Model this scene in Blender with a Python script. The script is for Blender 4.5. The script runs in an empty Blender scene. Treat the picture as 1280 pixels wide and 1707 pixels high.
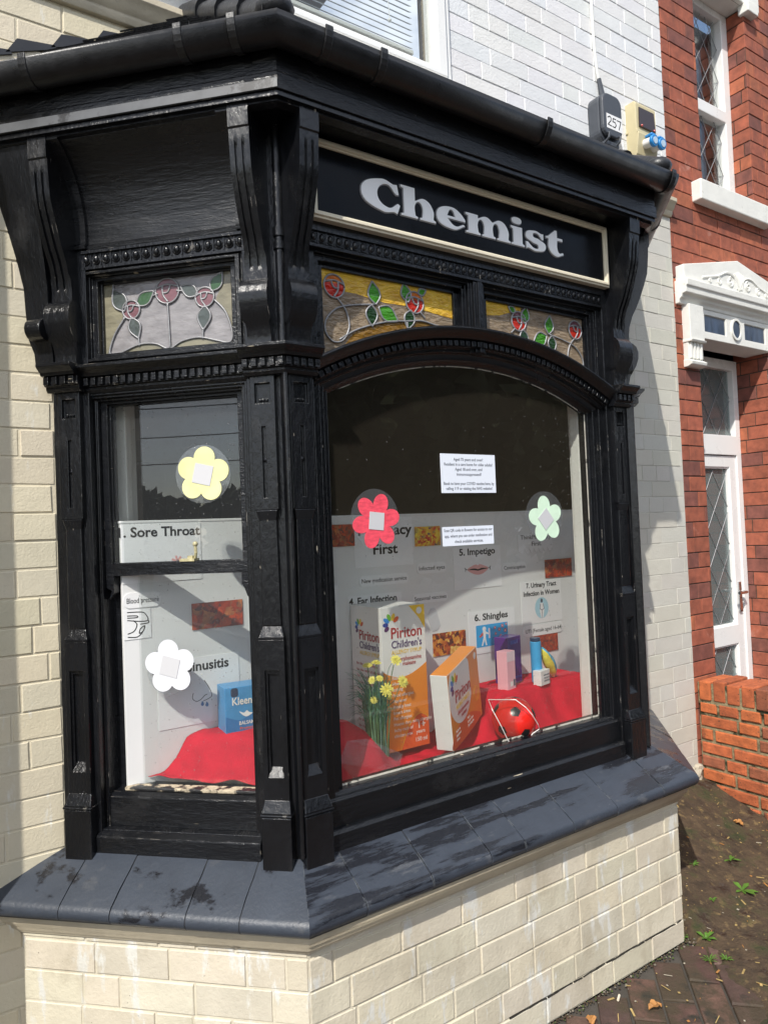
import bpy, bmesh, math, random
from mathutils import Vector, Matrix
random.seed(7)
S = bpy.context.scene
COL = S.collection
rad = math.radians
D = 0.572          # main wall plane (Y); bay front brick plane is Y = 0
BX = 1.485         # length of the bay front (woodwork)
BB = 1.535         # length of the brick base front
H = 2 ** -0.5

# ------------------------------------------------------------------ camera, sky, sun
cam = bpy.data.cameras.new("camera"); co = bpy.data.objects.new("camera", cam); COL.objects.link(co)
yaw, pit, rol = rad(33.87), rad(1.53), rad(-2.36)
fw = Vector((math.sin(yaw)*math.cos(pit), math.cos(yaw)*math.cos(pit), math.sin(pit)))
r0 = Vector((math.cos(yaw), -math.sin(yaw), 0)); u0 = r0.cross(fw)
rt = r0*math.cos(rol)+u0*math.sin(rol); up = u0*math.cos(rol)-r0*math.sin(rol)
M = Matrix((rt, up, -fw)).transposed().to_4x4(); M.translation = (-0.801, -1.613, 1.56)
co.matrix_world = M
cam.sensor_fit = 'VERTICAL'; cam.sensor_height = 24.0; cam.sensor_width = 18.0
cam.lens = 24.0*1175/1707; cam.clip_start = 0.05; cam.clip_end = 500
S.camera = co
SUN = Vector((1.0, 0.72, -1.27)).normalized()
w = bpy.data.worlds.new("World"); S.world = w; w.use_nodes = True
nt = w.node_tree; bg = nt.nodes['Background']; sk = nt.nodes.new('ShaderNodeTexSky')
sk.sky_type = 'NISHITA'; sk.sun_disc = False; sk.sun_elevation = math.asin(-SUN.z)
sk.sun_rotation = math.atan2(-SUN.x, -SUN.y) % (2*math.pi)
sk.air_density = 1.0; sk.dust_density = 1.0; sk.ozone_density = 1.0
tcw = nt.nodes.new('ShaderNodeTexCoord'); mpw = nt.nodes.new('ShaderNodeMapping'); mpw.inputs['Scale'].default_value = (1, 1, 2.4); nzw = nt.nodes.new('ShaderNodeTexNoise')
nzw.inputs['Scale'].default_value = 1.7; nzw.inputs['Detail'].default_value = 7; nzw.inputs['Roughness'].default_value = .58
mrw = nt.nodes.new('ShaderNodeMapRange'); mrw.inputs[1].default_value = .40; mrw.inputs[2].default_value = .58; mrw.inputs[4].default_value = .9
cmw = nt.nodes.new('ShaderNodeMix'); cmw.data_type = 'RGBA'; cmw.inputs[7].default_value = (6.6, 6.8, 7.2, 1)
nt.links.new(tcw.outputs['Generated'], mpw.inputs[0]); nt.links.new(mpw.outputs[0], nzw.inputs[0]); nt.links.new(nzw.outputs[0], mrw.inputs[0]); nt.links.new(mrw.outputs[0], cmw.inputs[0]); nt.links.new(sk.outputs[0], cmw.inputs[6])
nt.links.new(cmw.outputs[2], bg.inputs[0]); bg.inputs[1].default_value = 0.15
sl = bpy.data.lights.new("sun", 'SUN'); sl.energy = 3.9; sl.angle = rad(0.5); sl.color = (1, .955, .88)
so = bpy.data.objects.new("sun", sl); COL.objects.link(so)
so.rotation_euler = SUN.to_track_quat('-Z', 'Y').to_euler()
S.view_settings.view_transform = 'Standard'; S.view_settings.look = 'None'
S.view_settings.exposure = 0.4; S.view_settings.gamma = 1.0
S.render.engine = 'CYCLES'; S.cycles.transparent_max_bounces = 24; S.cycles.max_bounces = 10

# ------------------------------------------------------------------ materials
MATS = {}
def mat(name, col, rough=.6, var=.12, vscale=8., bump=0., bscale=60., stretch=(1, 1, 1), spec=.5, metal=0.,
        flecks=None, patch=None, tone=False, edge=None, bstretch=None):
    """Principled material with noise-driven colour variation, bump, optional flecks / patches / per-piece tone."""
    if name in MATS: return MATS[name]
    m = bpy.data.materials.new(name); MATS[name] = m; m.use_nodes = True
    n = m.node_tree.nodes; L = m.node_tree.links.new; p = n['Principled BSDF']
    tc = n.new('ShaderNodeTexCoord')
    def noise(scale, st, det=5., rgh=.6):
        mp = n.new('ShaderNodeMapping'); mp.inputs['Scale'].default_value = st; L(tc.outputs['Object'], mp.inputs[0])
        t = n.new('ShaderNodeTexNoise'); t.inputs['Scale'].default_value = scale; t.inputs['Detail'].default_value = det
        t.inputs['Roughness'].default_value = rgh; L(mp.outputs[0], t.inputs[0]); return t
    def ramp(src, a, b):
        r = n.new('ShaderNodeMapRange'); r.inputs[1].default_value = a; r.inputs[2].default_value = b; L(src, r.inputs[0]); return r.outputs[0]
    def mix(f, a, b, mode='MIX'):
        x = n.new('ShaderNodeMix'); x.data_type = 'RGBA'; x.blend_type = mode
        if isinstance(f, float): x.inputs[0].default_value = f
        else: L(f, x.inputs[0])
        for s, v in ((6, a), (7, b)):
            if isinstance(v, tuple): x.inputs[s].default_value = (*v[:3], 1)
            else: L(v, x.inputs[s])
        return x.outputs[2]
    nz = noise(vscale, stretch)
    lo = tuple(c*(1-var) for c in col); hi = tuple(min(1, c*(1+var)) for c in col)
    c = mix(ramp(nz.outputs[0], .3, .7), lo, hi)
    if tone:
        a = n.new('ShaderNodeAttribute'); a.attribute_name = 'tone'; c = mix(1., c, a.outputs['Color'], 'MULTIPLY')
    rg = None
    for pt in (patch or []):   # (colour, scale, stretch, lo, hi, roughness or None)
        t = noise(pt[1], pt[2], 6., .65); f = ramp(t.outputs[0], pt[3], pt[4]); c = mix(f, c, pt[0])
        if pt[5] is not None:
            q = n.new('ShaderNodeMix'); q.data_type = 'FLOAT'; L(f, q.inputs[0]); q.inputs[2].default_value = rough; q.inputs[3].default_value = pt[5]; rg = q.outputs[0]
    for fl in (flecks or []):  # (colour, scale, stretch, threshold)
        t = noise(fl[1], fl[2], 2., .5); c = mix(ramp(t.outputs[0], fl[3], fl[3]+.03), c, fl[0])
    if edge:   # (colour, radius, noise scale, stretch, threshold): paint worn off along the arrises
        bv = n.new('ShaderNodeBevel'); bv.samples = 4; bv.inputs['Radius'].default_value = edge[1]; ge = n.new('ShaderNodeNewGeometry')
        dt = n.new('ShaderNodeVectorMath'); dt.operation = 'DOT_PRODUCT'; L(bv.outputs[0], dt.inputs[0]); L(ge.outputs['Normal'], dt.inputs[1])
        em = ramp(dt.outputs['Value'], .985, .93); t = noise(edge[2], edge[3], 4., .6); mm = n.new('ShaderNodeMath'); mm.operation = 'MULTIPLY'; L(em, mm.inputs[0]); L(ramp(t.outputs[0], edge[4], edge[4]+.05), mm.inputs[1]); c = mix(mm.outputs[0], c, edge[0])
    L(c, p.inputs['Base Color'])
    if rg is not None: L(rg, p.inputs['Roughness'])
    else:
        q = n.new('ShaderNodeMapRange'); q.inputs[1].default_value = .3; q.inputs[2].default_value = .7
        q.inputs[3].default_value = max(.03, rough-.08); q.inputs[4].default_value = min(1, rough+.08); L(nz.outputs[0], q.inputs[0]); L(q.outputs[0], p.inputs['Roughness'])
    p.inputs['Metallic'].default_value = metal; p.inputs['Specular IOR Level'].default_value = spec
    if bump:
        b1 = noise(bscale, bstretch or stretch, 6., .65); b2 = noise(bscale*.18, bstretch or stretch, 3.)
        s = n.new('ShaderNodeMath'); s.operation = 'ADD'; L(b1.outputs[0], s.inputs[0]); L(b2.outputs[0], s.inputs[1])
        b = n.new('ShaderNodeBump'); b.inputs['Strength'].default_value = 1.; b.inputs['Distance'].default_value = bump; L(s.outputs[0], b.inputs['Height']); L(b.outputs[0], p.inputs['Normal'])
    return m

def glass_mat(name, tint=(.96, .97, .96), bump=0., bscale=20., haze=0., hcol=(.5, .5, .5), transl=0., rough=0., refl=1.):
    m = bpy.data.materials.new(name); m.use_nodes = True; n = m.node_tree.nodes; L = m.node_tree.links.new
    n.remove(n['Principled BSDF']); out = n['Material Output']
    g = n.new('ShaderNodeNewGeometry'); io = n.new('ShaderNodeMix'); io.data_type = 'FLOAT'
    L(g.outputs['Backfacing'], io.inputs[0]); io.inputs[2].default_value = 1.5; io.inputs[3].default_value = 1/1.5
    fr = n.new('ShaderNodeFresnel'); L(io.outputs[0], fr.inputs['IOR'])
    tr = n.new('ShaderNodeBsdfTransparent'); tr.inputs[0].default_value = (*tint, 1)
    gl = n.new('ShaderNodeBsdfGlossy'); gl.inputs['Roughness'].default_value = rough; gl.inputs[0].default_value = (refl,)*3+(1,)
    base = tr.outputs[0]; vary = None
    if bump:
        tc = n.new('ShaderNodeTexCoord'); mp = n.new('ShaderNodeMapping'); mp.inputs['Scale'].default_value = (1, 1, 2.2); L(tc.outputs['Object'], mp.inputs[0])
        t = n.new('ShaderNodeTexNoise'); t.inputs['Scale'].default_value = bscale; t.inputs['Detail'].default_value = 2.; L(mp.outputs[0], t.inputs[0])
        b = n.new('ShaderNodeBump'); b.inputs['Distance'].default_value = bump; L(t.outputs[0], b.inputs['Height'])
        L(b.outputs[0], fr.inputs['Normal']); L(b.outputs[0], gl.inputs['Normal'])
        t2 = n.new('ShaderNodeTexNoise'); t2.inputs['Scale'].default_value = bscale*.35; t2.inputs['Detail'].default_value = 4.; L(mp.outputs[0], t2.inputs[0])
        m2 = n.new('ShaderNodeMapRange'); m2.inputs[1].default_value = .3; m2.inputs[2].default_value = .7; L(t2.outputs[0], m2.inputs[0])
        cx = n.new('ShaderNodeMix'); cx.data_type = 'RGBA'; L(m2.outputs[0], cx.inputs[0]); cx.inputs[6].default_value = tuple(v*.72 for v in hcol)+(1,); cx.inputs[7].default_value = tuple(min(1, v*1.2) for v in hcol)+(1,); vary = cx.outputs[2]
    if transl:
        tl = n.new('ShaderNodeBsdfTranslucent'); tl.inputs[0].default_value = (*hcol, 1); x = n.new('ShaderNodeMixShader'); x.inputs[0].default_value = transl
        L(base, x.inputs[1]); L(tl.outputs[0], x.inputs[2]); base = x.outputs[0]
        if bump: L(b.outputs[0], tl.inputs['Normal']); L(vary, tl.inputs[0])
    if haze:
        df = n.new('ShaderNodeBsdfDiffuse'); df.inputs[0].default_value = (*hcol, 1); x = n.new('ShaderNodeMixShader'); x.inputs[0].default_value = haze
        if bump: L(b.outputs[0], df.inputs['Normal']); L(vary, df.inputs[0])
        L(base, x.inputs[1]); L(df.outputs[0], x.inputs[2]); base = x.outputs[0]
    x = n.new('ShaderNodeMixShader'); L(fr.outputs[0], x.inputs[0]); L(base, x.inputs[1]); L(gl.outputs[0], x.inputs[2]); L(x.outputs[0], out.inputs[0])
    MATS[name] = m; return m

def leaf_photo_mat(name, seed, scale, cols):
    m = bpy.data.materials.new(name); m.use_nodes = True; n = m.node_tree.nodes; L = m.node_tree.links.new; p = n['Principled BSDF']
    tc = n.new('ShaderNodeTexCoord'); mp = n.new('ShaderNodeMapping'); mp.inputs['Location'].default_value = (seed*3.1, seed*1.7, seed); L(tc.outputs['Object'], mp.inputs[0])
    nz = n.new('ShaderNodeTexNoise'); nz.inputs['Scale'].default_value = scale*.5; nz.inputs['Detail'].default_value = 3
    ad = n.new('ShaderNodeMix'); ad.data_type = 'RGBA'; ad.inputs[0].default_value = .06; L(mp.outputs[0], ad.inputs[6]); L(nz.outputs['Color'], ad.inputs[7])
    L(mp.outputs[0], nz.inputs[0])
    v = n.new('ShaderNodeTexVoronoi'); v.inputs['Scale'].default_value = scale; L(ad.outputs[2], v.inputs[0])
    sx = n.new('ShaderNodeSeparateColor'); L(v.outputs['Color'], sx.inputs[0])
    mm = n.new('ShaderNodeMath'); mm.operation = 'MULTIPLY_ADD'; L(nz.outputs[0], mm.inputs[0]); mm.inputs[1].default_value = .9; L(sx.outputs[0], mm.inputs[2])
    m2 = n.new('ShaderNodeMath'); m2.operation = 'MULTIPLY'; L(mm.outputs[0], m2.inputs[0]); m2.inputs[1].default_value = .62
    cr = n.new('ShaderNodeValToRGB'); e = cr.color_ramp.elements; e[0].position = .12; e[0].color = (*cols[0], 1); e[1].position = .95; e[1].color = (*cols[-1], 1)
    for i, c in enumerate(cols[1:-1]):
        k = e.new(.12+.83*(i+1)/(len(cols)-1)); k.color = (*c, 1)
    L(m2.outputs[0], cr.inputs[0]); L(cr.outputs[0], p.inputs['Base Color']); p.inputs['Roughness'].default_value = .4
    return m

BLACK = mat('black_gloss_paint', (.0055, .006, .0075), .19, .4, 9, .0022, 75, (1, 1, .45), flecks=[((.30, .27, .22), 60, (1, 1, .28), .765), ((.20, .20, .21), 170, (1, 1, 1), .80)], spec=.5,
            patch=[((.013, .013, .014), 6., (1, 1, .5), .56, .70, .42)], edge=((.26, .24, .21), .003, 30., (1, 1, .4), .64))
BLACKH = mat('black_gloss_paint_rail', (.0055, .006, .0075), .20, .4, 9, .0026, 75, (.35, .35, 1.5), flecks=[((.42, .36, .26), 55, (.2, .2, 2.2), .75), ((.22, .22, .22), 170, (1, 1, 1), .80)], spec=.5,
            patch=[((.013, .013, .014), 6., (.5, .5, 1), .56, .70, .42)], edge=((.30, .27, .22), .003, 30., (.4, .4, 1), .61))
BLACKG = mat('black_plastic_gutter', (.010, .010, .011), .35, .4, 25, .0006, 200, flecks=[((.13, .12, .08), 220, (1, 1, 1), .77)])
SILLM = mat('slate_blue_sill_paint', (.034, .041, .055), .4, .12, 9, .0012, 90,
            patch=[((.011, .012, .016), 9., (.26, 1.9, 1.9), .50, .56, .2), ((.07, .075, .085), 12., (.5, 2.2, 1), .60, .68, None)], edge=((.11, .12, .13), .004, 30., (1, 1, 1), .5), flecks=[((.22, .23, .25), 110, (1, 1, 1), .78)])
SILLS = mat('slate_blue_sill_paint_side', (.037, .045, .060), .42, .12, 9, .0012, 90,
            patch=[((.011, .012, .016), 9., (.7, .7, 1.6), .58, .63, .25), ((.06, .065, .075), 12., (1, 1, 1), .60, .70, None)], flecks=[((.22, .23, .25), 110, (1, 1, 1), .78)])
SILLG = mat('sill_joint_mortar', (.028, .03, .036), .8, .3, 60)
CREAM = mat('cream_masonry_paint', (.60, .54, .405), .62, .06, 5, .0013, 140, tone=True, patch=[((.66, .64, .57), 9., (1.6, 1.6, .35), .60, .66, None)],
            flecks=[((.12, .10, .07), 130, (1, 1, 1), .76)])
CREAMB = mat('cream_base_paint', (.565, .515, .405), .62, .08, 7, .0018, 90, tone=True, patch=[((.62, .61, .56), 12., (1.5, 1.5, .42), .57, .63, None), ((.40, .35, .26), 4., (1, 1, .5), .55, .74, None)],
            flecks=[((.10, .08, .06), 120, (1, 1, 1), .755)])
CREAMR = mat('grey_cream_paint', (.53, .515, .455), .62, .05, 5, .0018, 120, tone=True, flecks=[((.2, .17, .12), 130, (1, 1, 1), .78)])
WHITEW = mat('white_masonry_paint', (.70, .705, .71), .6, .04, 5, .0022, 90, tone=True, flecks=[((.3, .29, .27), 120, (1, 1, 1), .785)])
MOULD = mat('cream_moulding_paint', (.52, .46, .345), .55, .12, 12, .0012, 90, patch=[((.16, .14, .11), 16., (1, 1, 1.5), .64, .74, None)])
REDB = mat('red_brick', (.30, .086, .048), .8, .32, 20, .0014, 160, tone=True, patch=[((.40, .28, .24), 5., (1, 1, 1), .64, .80, None), ((.11, .04, .028), 3.2, (1, 1, .6), .54, .74, None)], flecks=[((.08, .03, .02), 140, (1, 1, 1), .72)])
REDG = mat('garden_wall_brick', (.38, .098, .036), .85, .28, 26, .0035, 120, tone=True, patch=[((.10, .04, .025), 9., (1, 1, .6), .62, .72, None)], flecks=[((.6, .55, .45), 130, (1, 1, 1), .79), ((.05, .03, .02), 90, (1, 1, 1), .68)])
MORTD = mat('dark_mortar', (.075, .055, .042), .95, .3, 40, .002, 150)
MORTG = mat('mossy_mortar', (.23, .19, .11), .95, .4, 30, .005, 90, patch=[((.035, .035, .015), 14., (1, 1, 1), .52, .6, None)])
PVC = mat('white_upvc', (.78, .78, .77), .3, .02, 6)
STONE = mat('white_painted_stone', (.74, .735, .69), .6, .05, 10, .0015, 70, patch=[((.22, .20, .15), 13., (1, 1, 1.4), .67, .76, None)])
WHITEP = mat('white_gloss_paint', (.76, .75, .70), .35, .05, 8, .0008, 60, (1, 1, .3), patch=[((.36, .33, .27), 8., (1, 1, .35), .66, .78, None)])
IVORY = mat('ivory_sign_frame', (.70, .64, .50), .35, .04, 10)
SIGNP = mat('black_sign_panel', (.007, .0075, .009), .18, .2, 6, .0003, 20, spec=.14)
LETTER = mat('white_sign_letter', (.90, .91, .92), .35, .02, 10)
LETTERS = mat('grey_letter_edge', (.20, .20, .21), .4, .05, 10)
LEAD = mat('lead_came', (.27, .27, .28), .45, .15, 60, .0006, 200, metal=.4)
BOARD = mat('white_display_board', (.72, .72, .71), .6, .02, 4)
PAPER = mat('white_paper', (.80, .80, .80), .55, .015, 6)
PAPERB = mat('bluish_paper', (.74, .78, .86), .45, .015, 6)
INK = mat('black_ink', (.012, .012, .012), .6, .05)
INKG = mat('grey_ink', (.10, .11, .14), .6, .05)
CLOTH = mat('red_cloth', (.58, .011, .032), .9, .16, 16, .0026, 260, spec=.15)
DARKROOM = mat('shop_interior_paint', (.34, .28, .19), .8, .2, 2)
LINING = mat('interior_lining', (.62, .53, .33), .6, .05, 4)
ROOFM = mat('black_slate', (.016, .017, .02), .4, .3, 20, .002, 60)
METERG = mat('grey_meter_plastic', (.055, .062, .075), .42, .06, 12, .0003, 200)
BEIGE = mat('beige_box_plastic', (.56, .49, .30), .45, .05, 12, patch=[((.22, .19, .08), 14., (1, 1, 1), .64, .74, None)])
BLUEP = mat('blue_plastic', (.02, .22, .55), .3, .05)
SOIL = mat('dark_soil', (.066, .042, .023), .95, .5, 14, .012, 55, patch=[((.17, .115, .05), 26., (1, 1, 1), .56, .66, None), ((.03, .036, .010), 7., (1, 1, 1), .52, .66, None), ((.035, .02, .012), 11., (1, 1, 1), .56, .66, .45)], flecks=[((.3, .25, .16), 150, (1, .4, 1), .75)])
PAVER = mat('brown_paver', (.085, .05, .038), .75, .35, 12, .004, 80, tone=True, patch=[((.05, .035, .02), 5., (1, 1, 1), .44, .56, None), ((.022, .02, .014), 9., (1, 1, 1), .56, .68, None)], flecks=[((.25, .2, .12), 140, (1, 1, 1), .76)])
ASPH = mat('asphalt', (.05, .05, .052), .9, .2, 20, .003, 90)
GRASS = mat('weed_leaf', (.075, .17, .02), .5, .3, 30)
STRAW = mat('straw', (.34, .24, .09), .8, .3, 30)
LEAFB = mat('dry_leaf', (.33, .15, .04), .7, .3, 40)
WHITEC = mat('pale_chip', (.36, .32, .25), .8, .1, 40)
FOLI = mat('tree_foliage', (.055, .062, .032), .9, .5, 3, spec=.1)
BARK = mat('bark', (.07, .05, .035), .9, .3, 8)
CLEAR = glass_mat('window_glass', (.95, .965, .955))
HAZEB = glass_mat('reflection_haze_glass', (.93, .94, .93), haze=.016, hcol=(.55, .47, .36))  # dust film, its brown haze put in to imitate the pane's dim reflections
HAZEG = glass_mat('sky_haze_sash_glass', (.93, .945, .94), haze=.020, hcol=(.52, .54, .57))  # grey-blue haze put in to imitate the sky reflected in the sashes
LAM = glass_mat('laminate_film', (.9, .91, .92), haze=.05, hcol=(.7, .72, .75), rough=.12)
DROP = glass_mat('water_drop', (.85, .85, .85), haze=.10, hcol=(.7, .7, .7), rough=.1)

# ------------------------------------------------------------------ geometry helpers
class Face:
    """local frame on a flat face: x along it, o outward, z up"""
    def __init__(s, org, t, n, upv=(0, 0, 1)): s.g, s.t, s.n, s.u = Vector(org), Vector(t).normalized(), Vector(n).normalized(), Vector(upv).normalized()
    def pt(s, x, o, z): return s.g+s.t*x+s.n*o+s.u*z
FC = Face((0, 0, 0), (-1, 1, 0), (-1, -1, 0))          # left cant, x runs from the front corner to the left
FF = Face((0, 0, 0), (1, 0, 0), (0, -1, 0))            # bay front
FR = Face((BX, 0, 0), (1, 1, 0), (1, -1, 0))           # right cant
FRB = Face((BB, 0, 0), (1, 1, 0), (1, -1, 0))          # right cant of the base
FW = Face((0, D, 0), (1, 0, 0), (0, -1, 0))            # main wall
BASES = {}
def empty(name, loc, label=None, cat=None, group=None, kind=None, parent=None):
    o = bpy.data.objects.new(name, None); COL.objects.link(o); loc = Vector(loc); BASES[o] = loc
    o.empty_display_size = .05
    if parent: o.parent = parent; o.location = loc-BASES[parent]
    else: o.location = loc
    tag(o, label, cat, group, kind); return o
def tag(o, label=None, cat=None, group=None, kind=None):
    if label: o['label'] = label
    if cat: o['category'] = cat
    if group: o['group'] = group
    if kind: o['kind'] = kind
    return o
def obj(name, bm, mats, parent=None, bevel=0., smooth=False, label=None, base=None, kind=None, seg=2):
    bmesh.ops.remove_doubles(bm, verts=bm.verts, dist=1e-5)
    bmesh.ops.recalc_face_normals(bm, faces=bm.faces)
    if parent is not None and base is None: base = BASES[parent]
    if base is None:
        xs = [v.co.x for v in bm.verts]; ys = [v.co.y for v in bm.verts]; zs = [v.co.z for v in bm.verts]
        base = Vector(((min(xs)+max(xs))/2, (min(ys)+max(ys))/2, min(zs)))
    base = Vector(base)
    for v in bm.verts: v.co -= base
    if smooth:
        for f in bm.faces: f.smooth = True
        if smooth == 'auto':
            for e in bm.edges:
                if len(e.link_faces) == 2 and e.calc_face_angle(0) > rad(36): e.smooth = False
    me = bpy.data.meshes.new(name); bm.to_mesh(me); bm.free()
    for m in (mats if isinstance(mats, (list, tuple)) else [mats]): me.materials.append(m)
    o = bpy.data.objects.new(name, me); COL.objects.link(o); BASES[o] = base
    if parent is not None: o.parent = parent; o.location = base-BASES[parent]
    else: o.location = base
    if bevel:
        b = o.modifiers.new('bevel', 'BEVEL'); b.width = bevel; b.segments = seg; b.limit_method = 'ANGLE'; b.angle_limit = rad(35)
    if label: o['label'] = label
    if kind: o['kind'] = kind
    return o
B = bmesh.new
def quad(bm, ps, mi=0, tone=None):
    f = bm.faces.new([bm.verts.new(p) for p in ps]); f.material_index = mi
    if tone is not None:
        L = bm.loops.layers.float_color.get('tone') or bm.loops.layers.float_color.new('tone')
        for l in f.loops: l[L] = tone
    return f
def box(bm, F, x0, x1, o0, o1, z0, z1, mi=0, tone=None, taper=0.):
    t = taper
    P = [F.pt(x, o, z) for z, k in ((z0, 0), (z1, t)) for x, o in ((x0+k, o0), (x1-k, o0), (x1-k, o1-k), (x0+k, o1-k))]
    for q in ((0, 1, 2, 3), (4, 5, 6, 7), (0, 1, 5, 4), (1, 2, 6, 5), (2, 3, 7, 6), (3, 0, 4, 7)): quad(bm, [P[i] for i in q], mi, tone)
def prism(bm, pts_a, pts_b, mi=0):
    a = [bm.verts.new(p) for p in pts_a]; b = [bm.verts.new(p) for p in pts_b]; n = len(a)
    fs = [bm.faces.new(a), bm.faces.new(b[::-1])]
    for i in range(n): fs.append(bm.faces.new((a[i], b[i], b[(i+1) % n], a[(i+1) % n])))
    for f in fs: f.material_index = mi
def plate(bm, F, poly, o0, o1, mi=0): prism(bm, [F.pt(x, o0, z) for x, z in poly], [F.pt(x, o1, z) for x, z in poly], mi)
def relief(bm, F, xs, zs, O, ob, mi=0):
    """cells with their own height: O(i,j) -> o or None (hole)"""
    nx, nz = len(xs)-1, len(zs)-1
    g = [[O(i, j) for j in range(nz)] for i in range(nx)]
    at = lambda i, j: g[i][j] if 0 <= i < nx and 0 <= j < nz else None
    for i in range(nx):
        for j in range(nz):
            o = g[i][j]
            if o is None: continue
            x0, x1, z0, z1 = xs[i], xs[i+1], zs[j], zs[j+1]
            quad(bm, [F.pt(x0, o, z0), F.pt(x1, o, z0), F.pt(x1, o, z1), F.pt(x0, o, z1)], mi)
            for di, dj, a, b in ((-1, 0, (x0, z0), (x0, z1)), (1, 0, (x1, z0), (x1, z1)), (0, -1, (x0, z0), (x1, z0)), (0, 1, (x0, z1), (x1, z1))):
                q = at(i+di, j+dj); q = ob if q is None else q
                if q < o-1e-6: quad(bm, [F.pt(a[0], o, a[1]), F.pt(b[0], o, b[1]), F.pt(b[0], q, b[1]), F.pt(a[0], q, a[1])], mi)
def nested(bm, F, rects, ob, mi=0):
    """rects: list of (x0,x1,z0,z1,o) from the outside in; last o None = hole"""
    xs = sorted({v for r in rects for v in r[:2]}); zs = sorted({v for r in rects for v in r[2:4]})
    def O(i, j):
        cx, cz = (xs[i]+xs[i+1])/2, (zs[j]+zs[j+1])/2; o = None
        for r in rects:
            if r[0] < cx < r[1] and r[2] < cz < r[3]: o = r[4]
        return o
    relief(bm, F, xs, zs, O, ob, mi)
def sweep(bm, F, prof, fa, fb, n=1, mi=0, caps=True):
    """profile [(o,z)] swept along x from fa(o) to fb(o)"""
    c = lambda f, o: f(o) if callable(f) else f
    rows = []
    for k in range(n+1):
        t = k/n; rows.append([bm.verts.new(F.pt(c(fa, o)*(1-t)+c(fb, o)*t, o, z)) for o, z in prof])
    m = len(prof)
    for k in range(n):
        for i in range(m):
            f = bm.faces.new((rows[k][i], rows[k+1][i], rows[k+1][(i+1) % m], rows[k][(i+1) % m])); f.material_index = mi
    if caps:
        for r in (rows[0], rows[-1]): bm.faces.new(r).material_index = mi
mitA = lambda o: -.41421*o
mitB = lambda o: BX+.41421*o
wallE = lambda o: H*2*D+o
mitBB = lambda o: BB+.41421*o
def around(bm, prof, mi=0, sides='CFR', base=False):
    if 'C' in sides: sweep(bm, FC, prof, mitA, wallE, mi=mi)
    if 'F' in sides: sweep(bm, FF, prof, mitA, mitBB if base else mitB, mi=mi)
    if 'R' in sides: sweep(bm, FRB if base else FR, prof, mitA, wallE, mi=mi)
def tube(bm, pts, r, n=8, mi=0, r1=None):
    pts = [Vector(p) for p in pts]; rings = []
    for i, p in enumerate(pts):
        d = (pts[min(i+1, len(pts)-1)]-pts[max(i-1, 0)]).normalized()
        a = d.orthogonal().normalized() if i == 0 else (pa-d*pa.dot(d)).normalized()
        pa = a; b = d.cross(a); rr = r if r1 is None else r+(r1-r)*i/(len(pts)-1)
        rings.append([bm.verts.new(p+(a*math.cos(t)+b*math.sin(t))*rr) for t in [2*math.pi*k/n for k in range(n)]])
    for A, Bq in zip(rings, rings[1:]):
        for k in range(n): bm.faces.new((A[k], A[(k+1) % n], Bq[(k+1) % n], Bq[k])).material_index = mi
    for rg in (rings[0], rings[-1]): bm.faces.new(rg).material_index = mi
def cyl(bm, a, b, r, n=20, mi=0, r1=None): tube(bm, [a, b], r, n, mi, r1)
def ball(bm, c, r, sc=(1, 1, 1), u=16, v=10, mi=0, F=None):
    q = bmesh.ops.create_uvsphere(bm, u_segments=u, v_segments=v, radius=r)
    for x in q['verts']:
        p = Vector((x.co.x*sc[0], x.co.y*sc[1], x.co.z*sc[2]))
        x.co = (F.pt(c[0]+p.x, c[1]+p.y, c[2]+p.z) if F else Vector(c)+p)
    for x in q['verts']:
        for f in x.link_faces: f.material_index = mi
def circ(cx, cz, rx, rz=None, n=24, a0=0, a1=360):
    rz = rx if rz is None else rz
    full = abs(a1-a0) >= 360; m = n if full else n+1
    return [(cx+rx*math.cos(rad(a0+(a1-a0)*i/n)), cz+rz*math.sin(rad(a0+(a1-a0)*i/n))) for i in range(m)]
def line2(bm, F, pts, o, wd, mi=0, th=.0004):
    """flat drawn line of width wd on a face"""
    for (x0, z0), (x1, z1) in zip(pts, pts[1:]):
        dx, dz = x1-x0, z1-z0; l = math.hypot(dx, dz) or 1; nx, nz = -dz/l*wd/2, dx/l*wd/2; ex, ez = dx/l*wd*.3, dz/l*wd*.3
        plate(bm, F, [(x0+nx-ex, z0+nz-ez), (x1+nx+ex, z1+nz+ez), (x1-nx+ex, z1-nz+ez), (x0-nx-ex, z0-nz-ez)], o, o+th, mi)
def text_bm(bm, F, s, x, o, z, size, width=None, align='L', bold=0., th=.0004, mi=0, slope=0., shear=0., cspace=1.):
    cu = bpy.data.curves.new('t', 'FONT'); cu.body = s; cu.size = size; cu.extrude = th/2; cu.offset = bold*size; cu.resolution_u = 3
    cu.space_character = cspace; cu.space_line = .95
    cu.align_x = {'L': 'LEFT', 'C': 'CENTER'}[align]; cu.shear = shear
    t = bpy.data.objects.new('t', cu); COL.objects.link(t); dg = bpy.context.evaluated_depsgraph_get()
    me = bpy.data.meshes.new_from_object(t.evaluated_get(dg)); COL.objects.unlink(t); bpy.data.objects.remove(t); bpy.data.curves.remove(cu)
    if me.vertices:
        x0 = min(v.co.x for v in me.vertices); x1 = max(v.co.x for v in me.vertices); k = 1 if not width else width/(x1-x0)
        vs = [bm.verts.new(F.pt(x+v.co.x*k, o+th/2+v.co.z, z+v.co.y+slope*v.co.x*k)) for v in me.vertices]
        for p in me.polygons:
            try: bm.faces.new([vs[i] for i in p.vertices]).material_index = mi
            except ValueError: pass
    bpy.data.meshes.remove(me)
def rect(x0, x1, z0, z1): return [(x0, z0), (x1, z0), (x1, z1), (x0, z1)]
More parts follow.
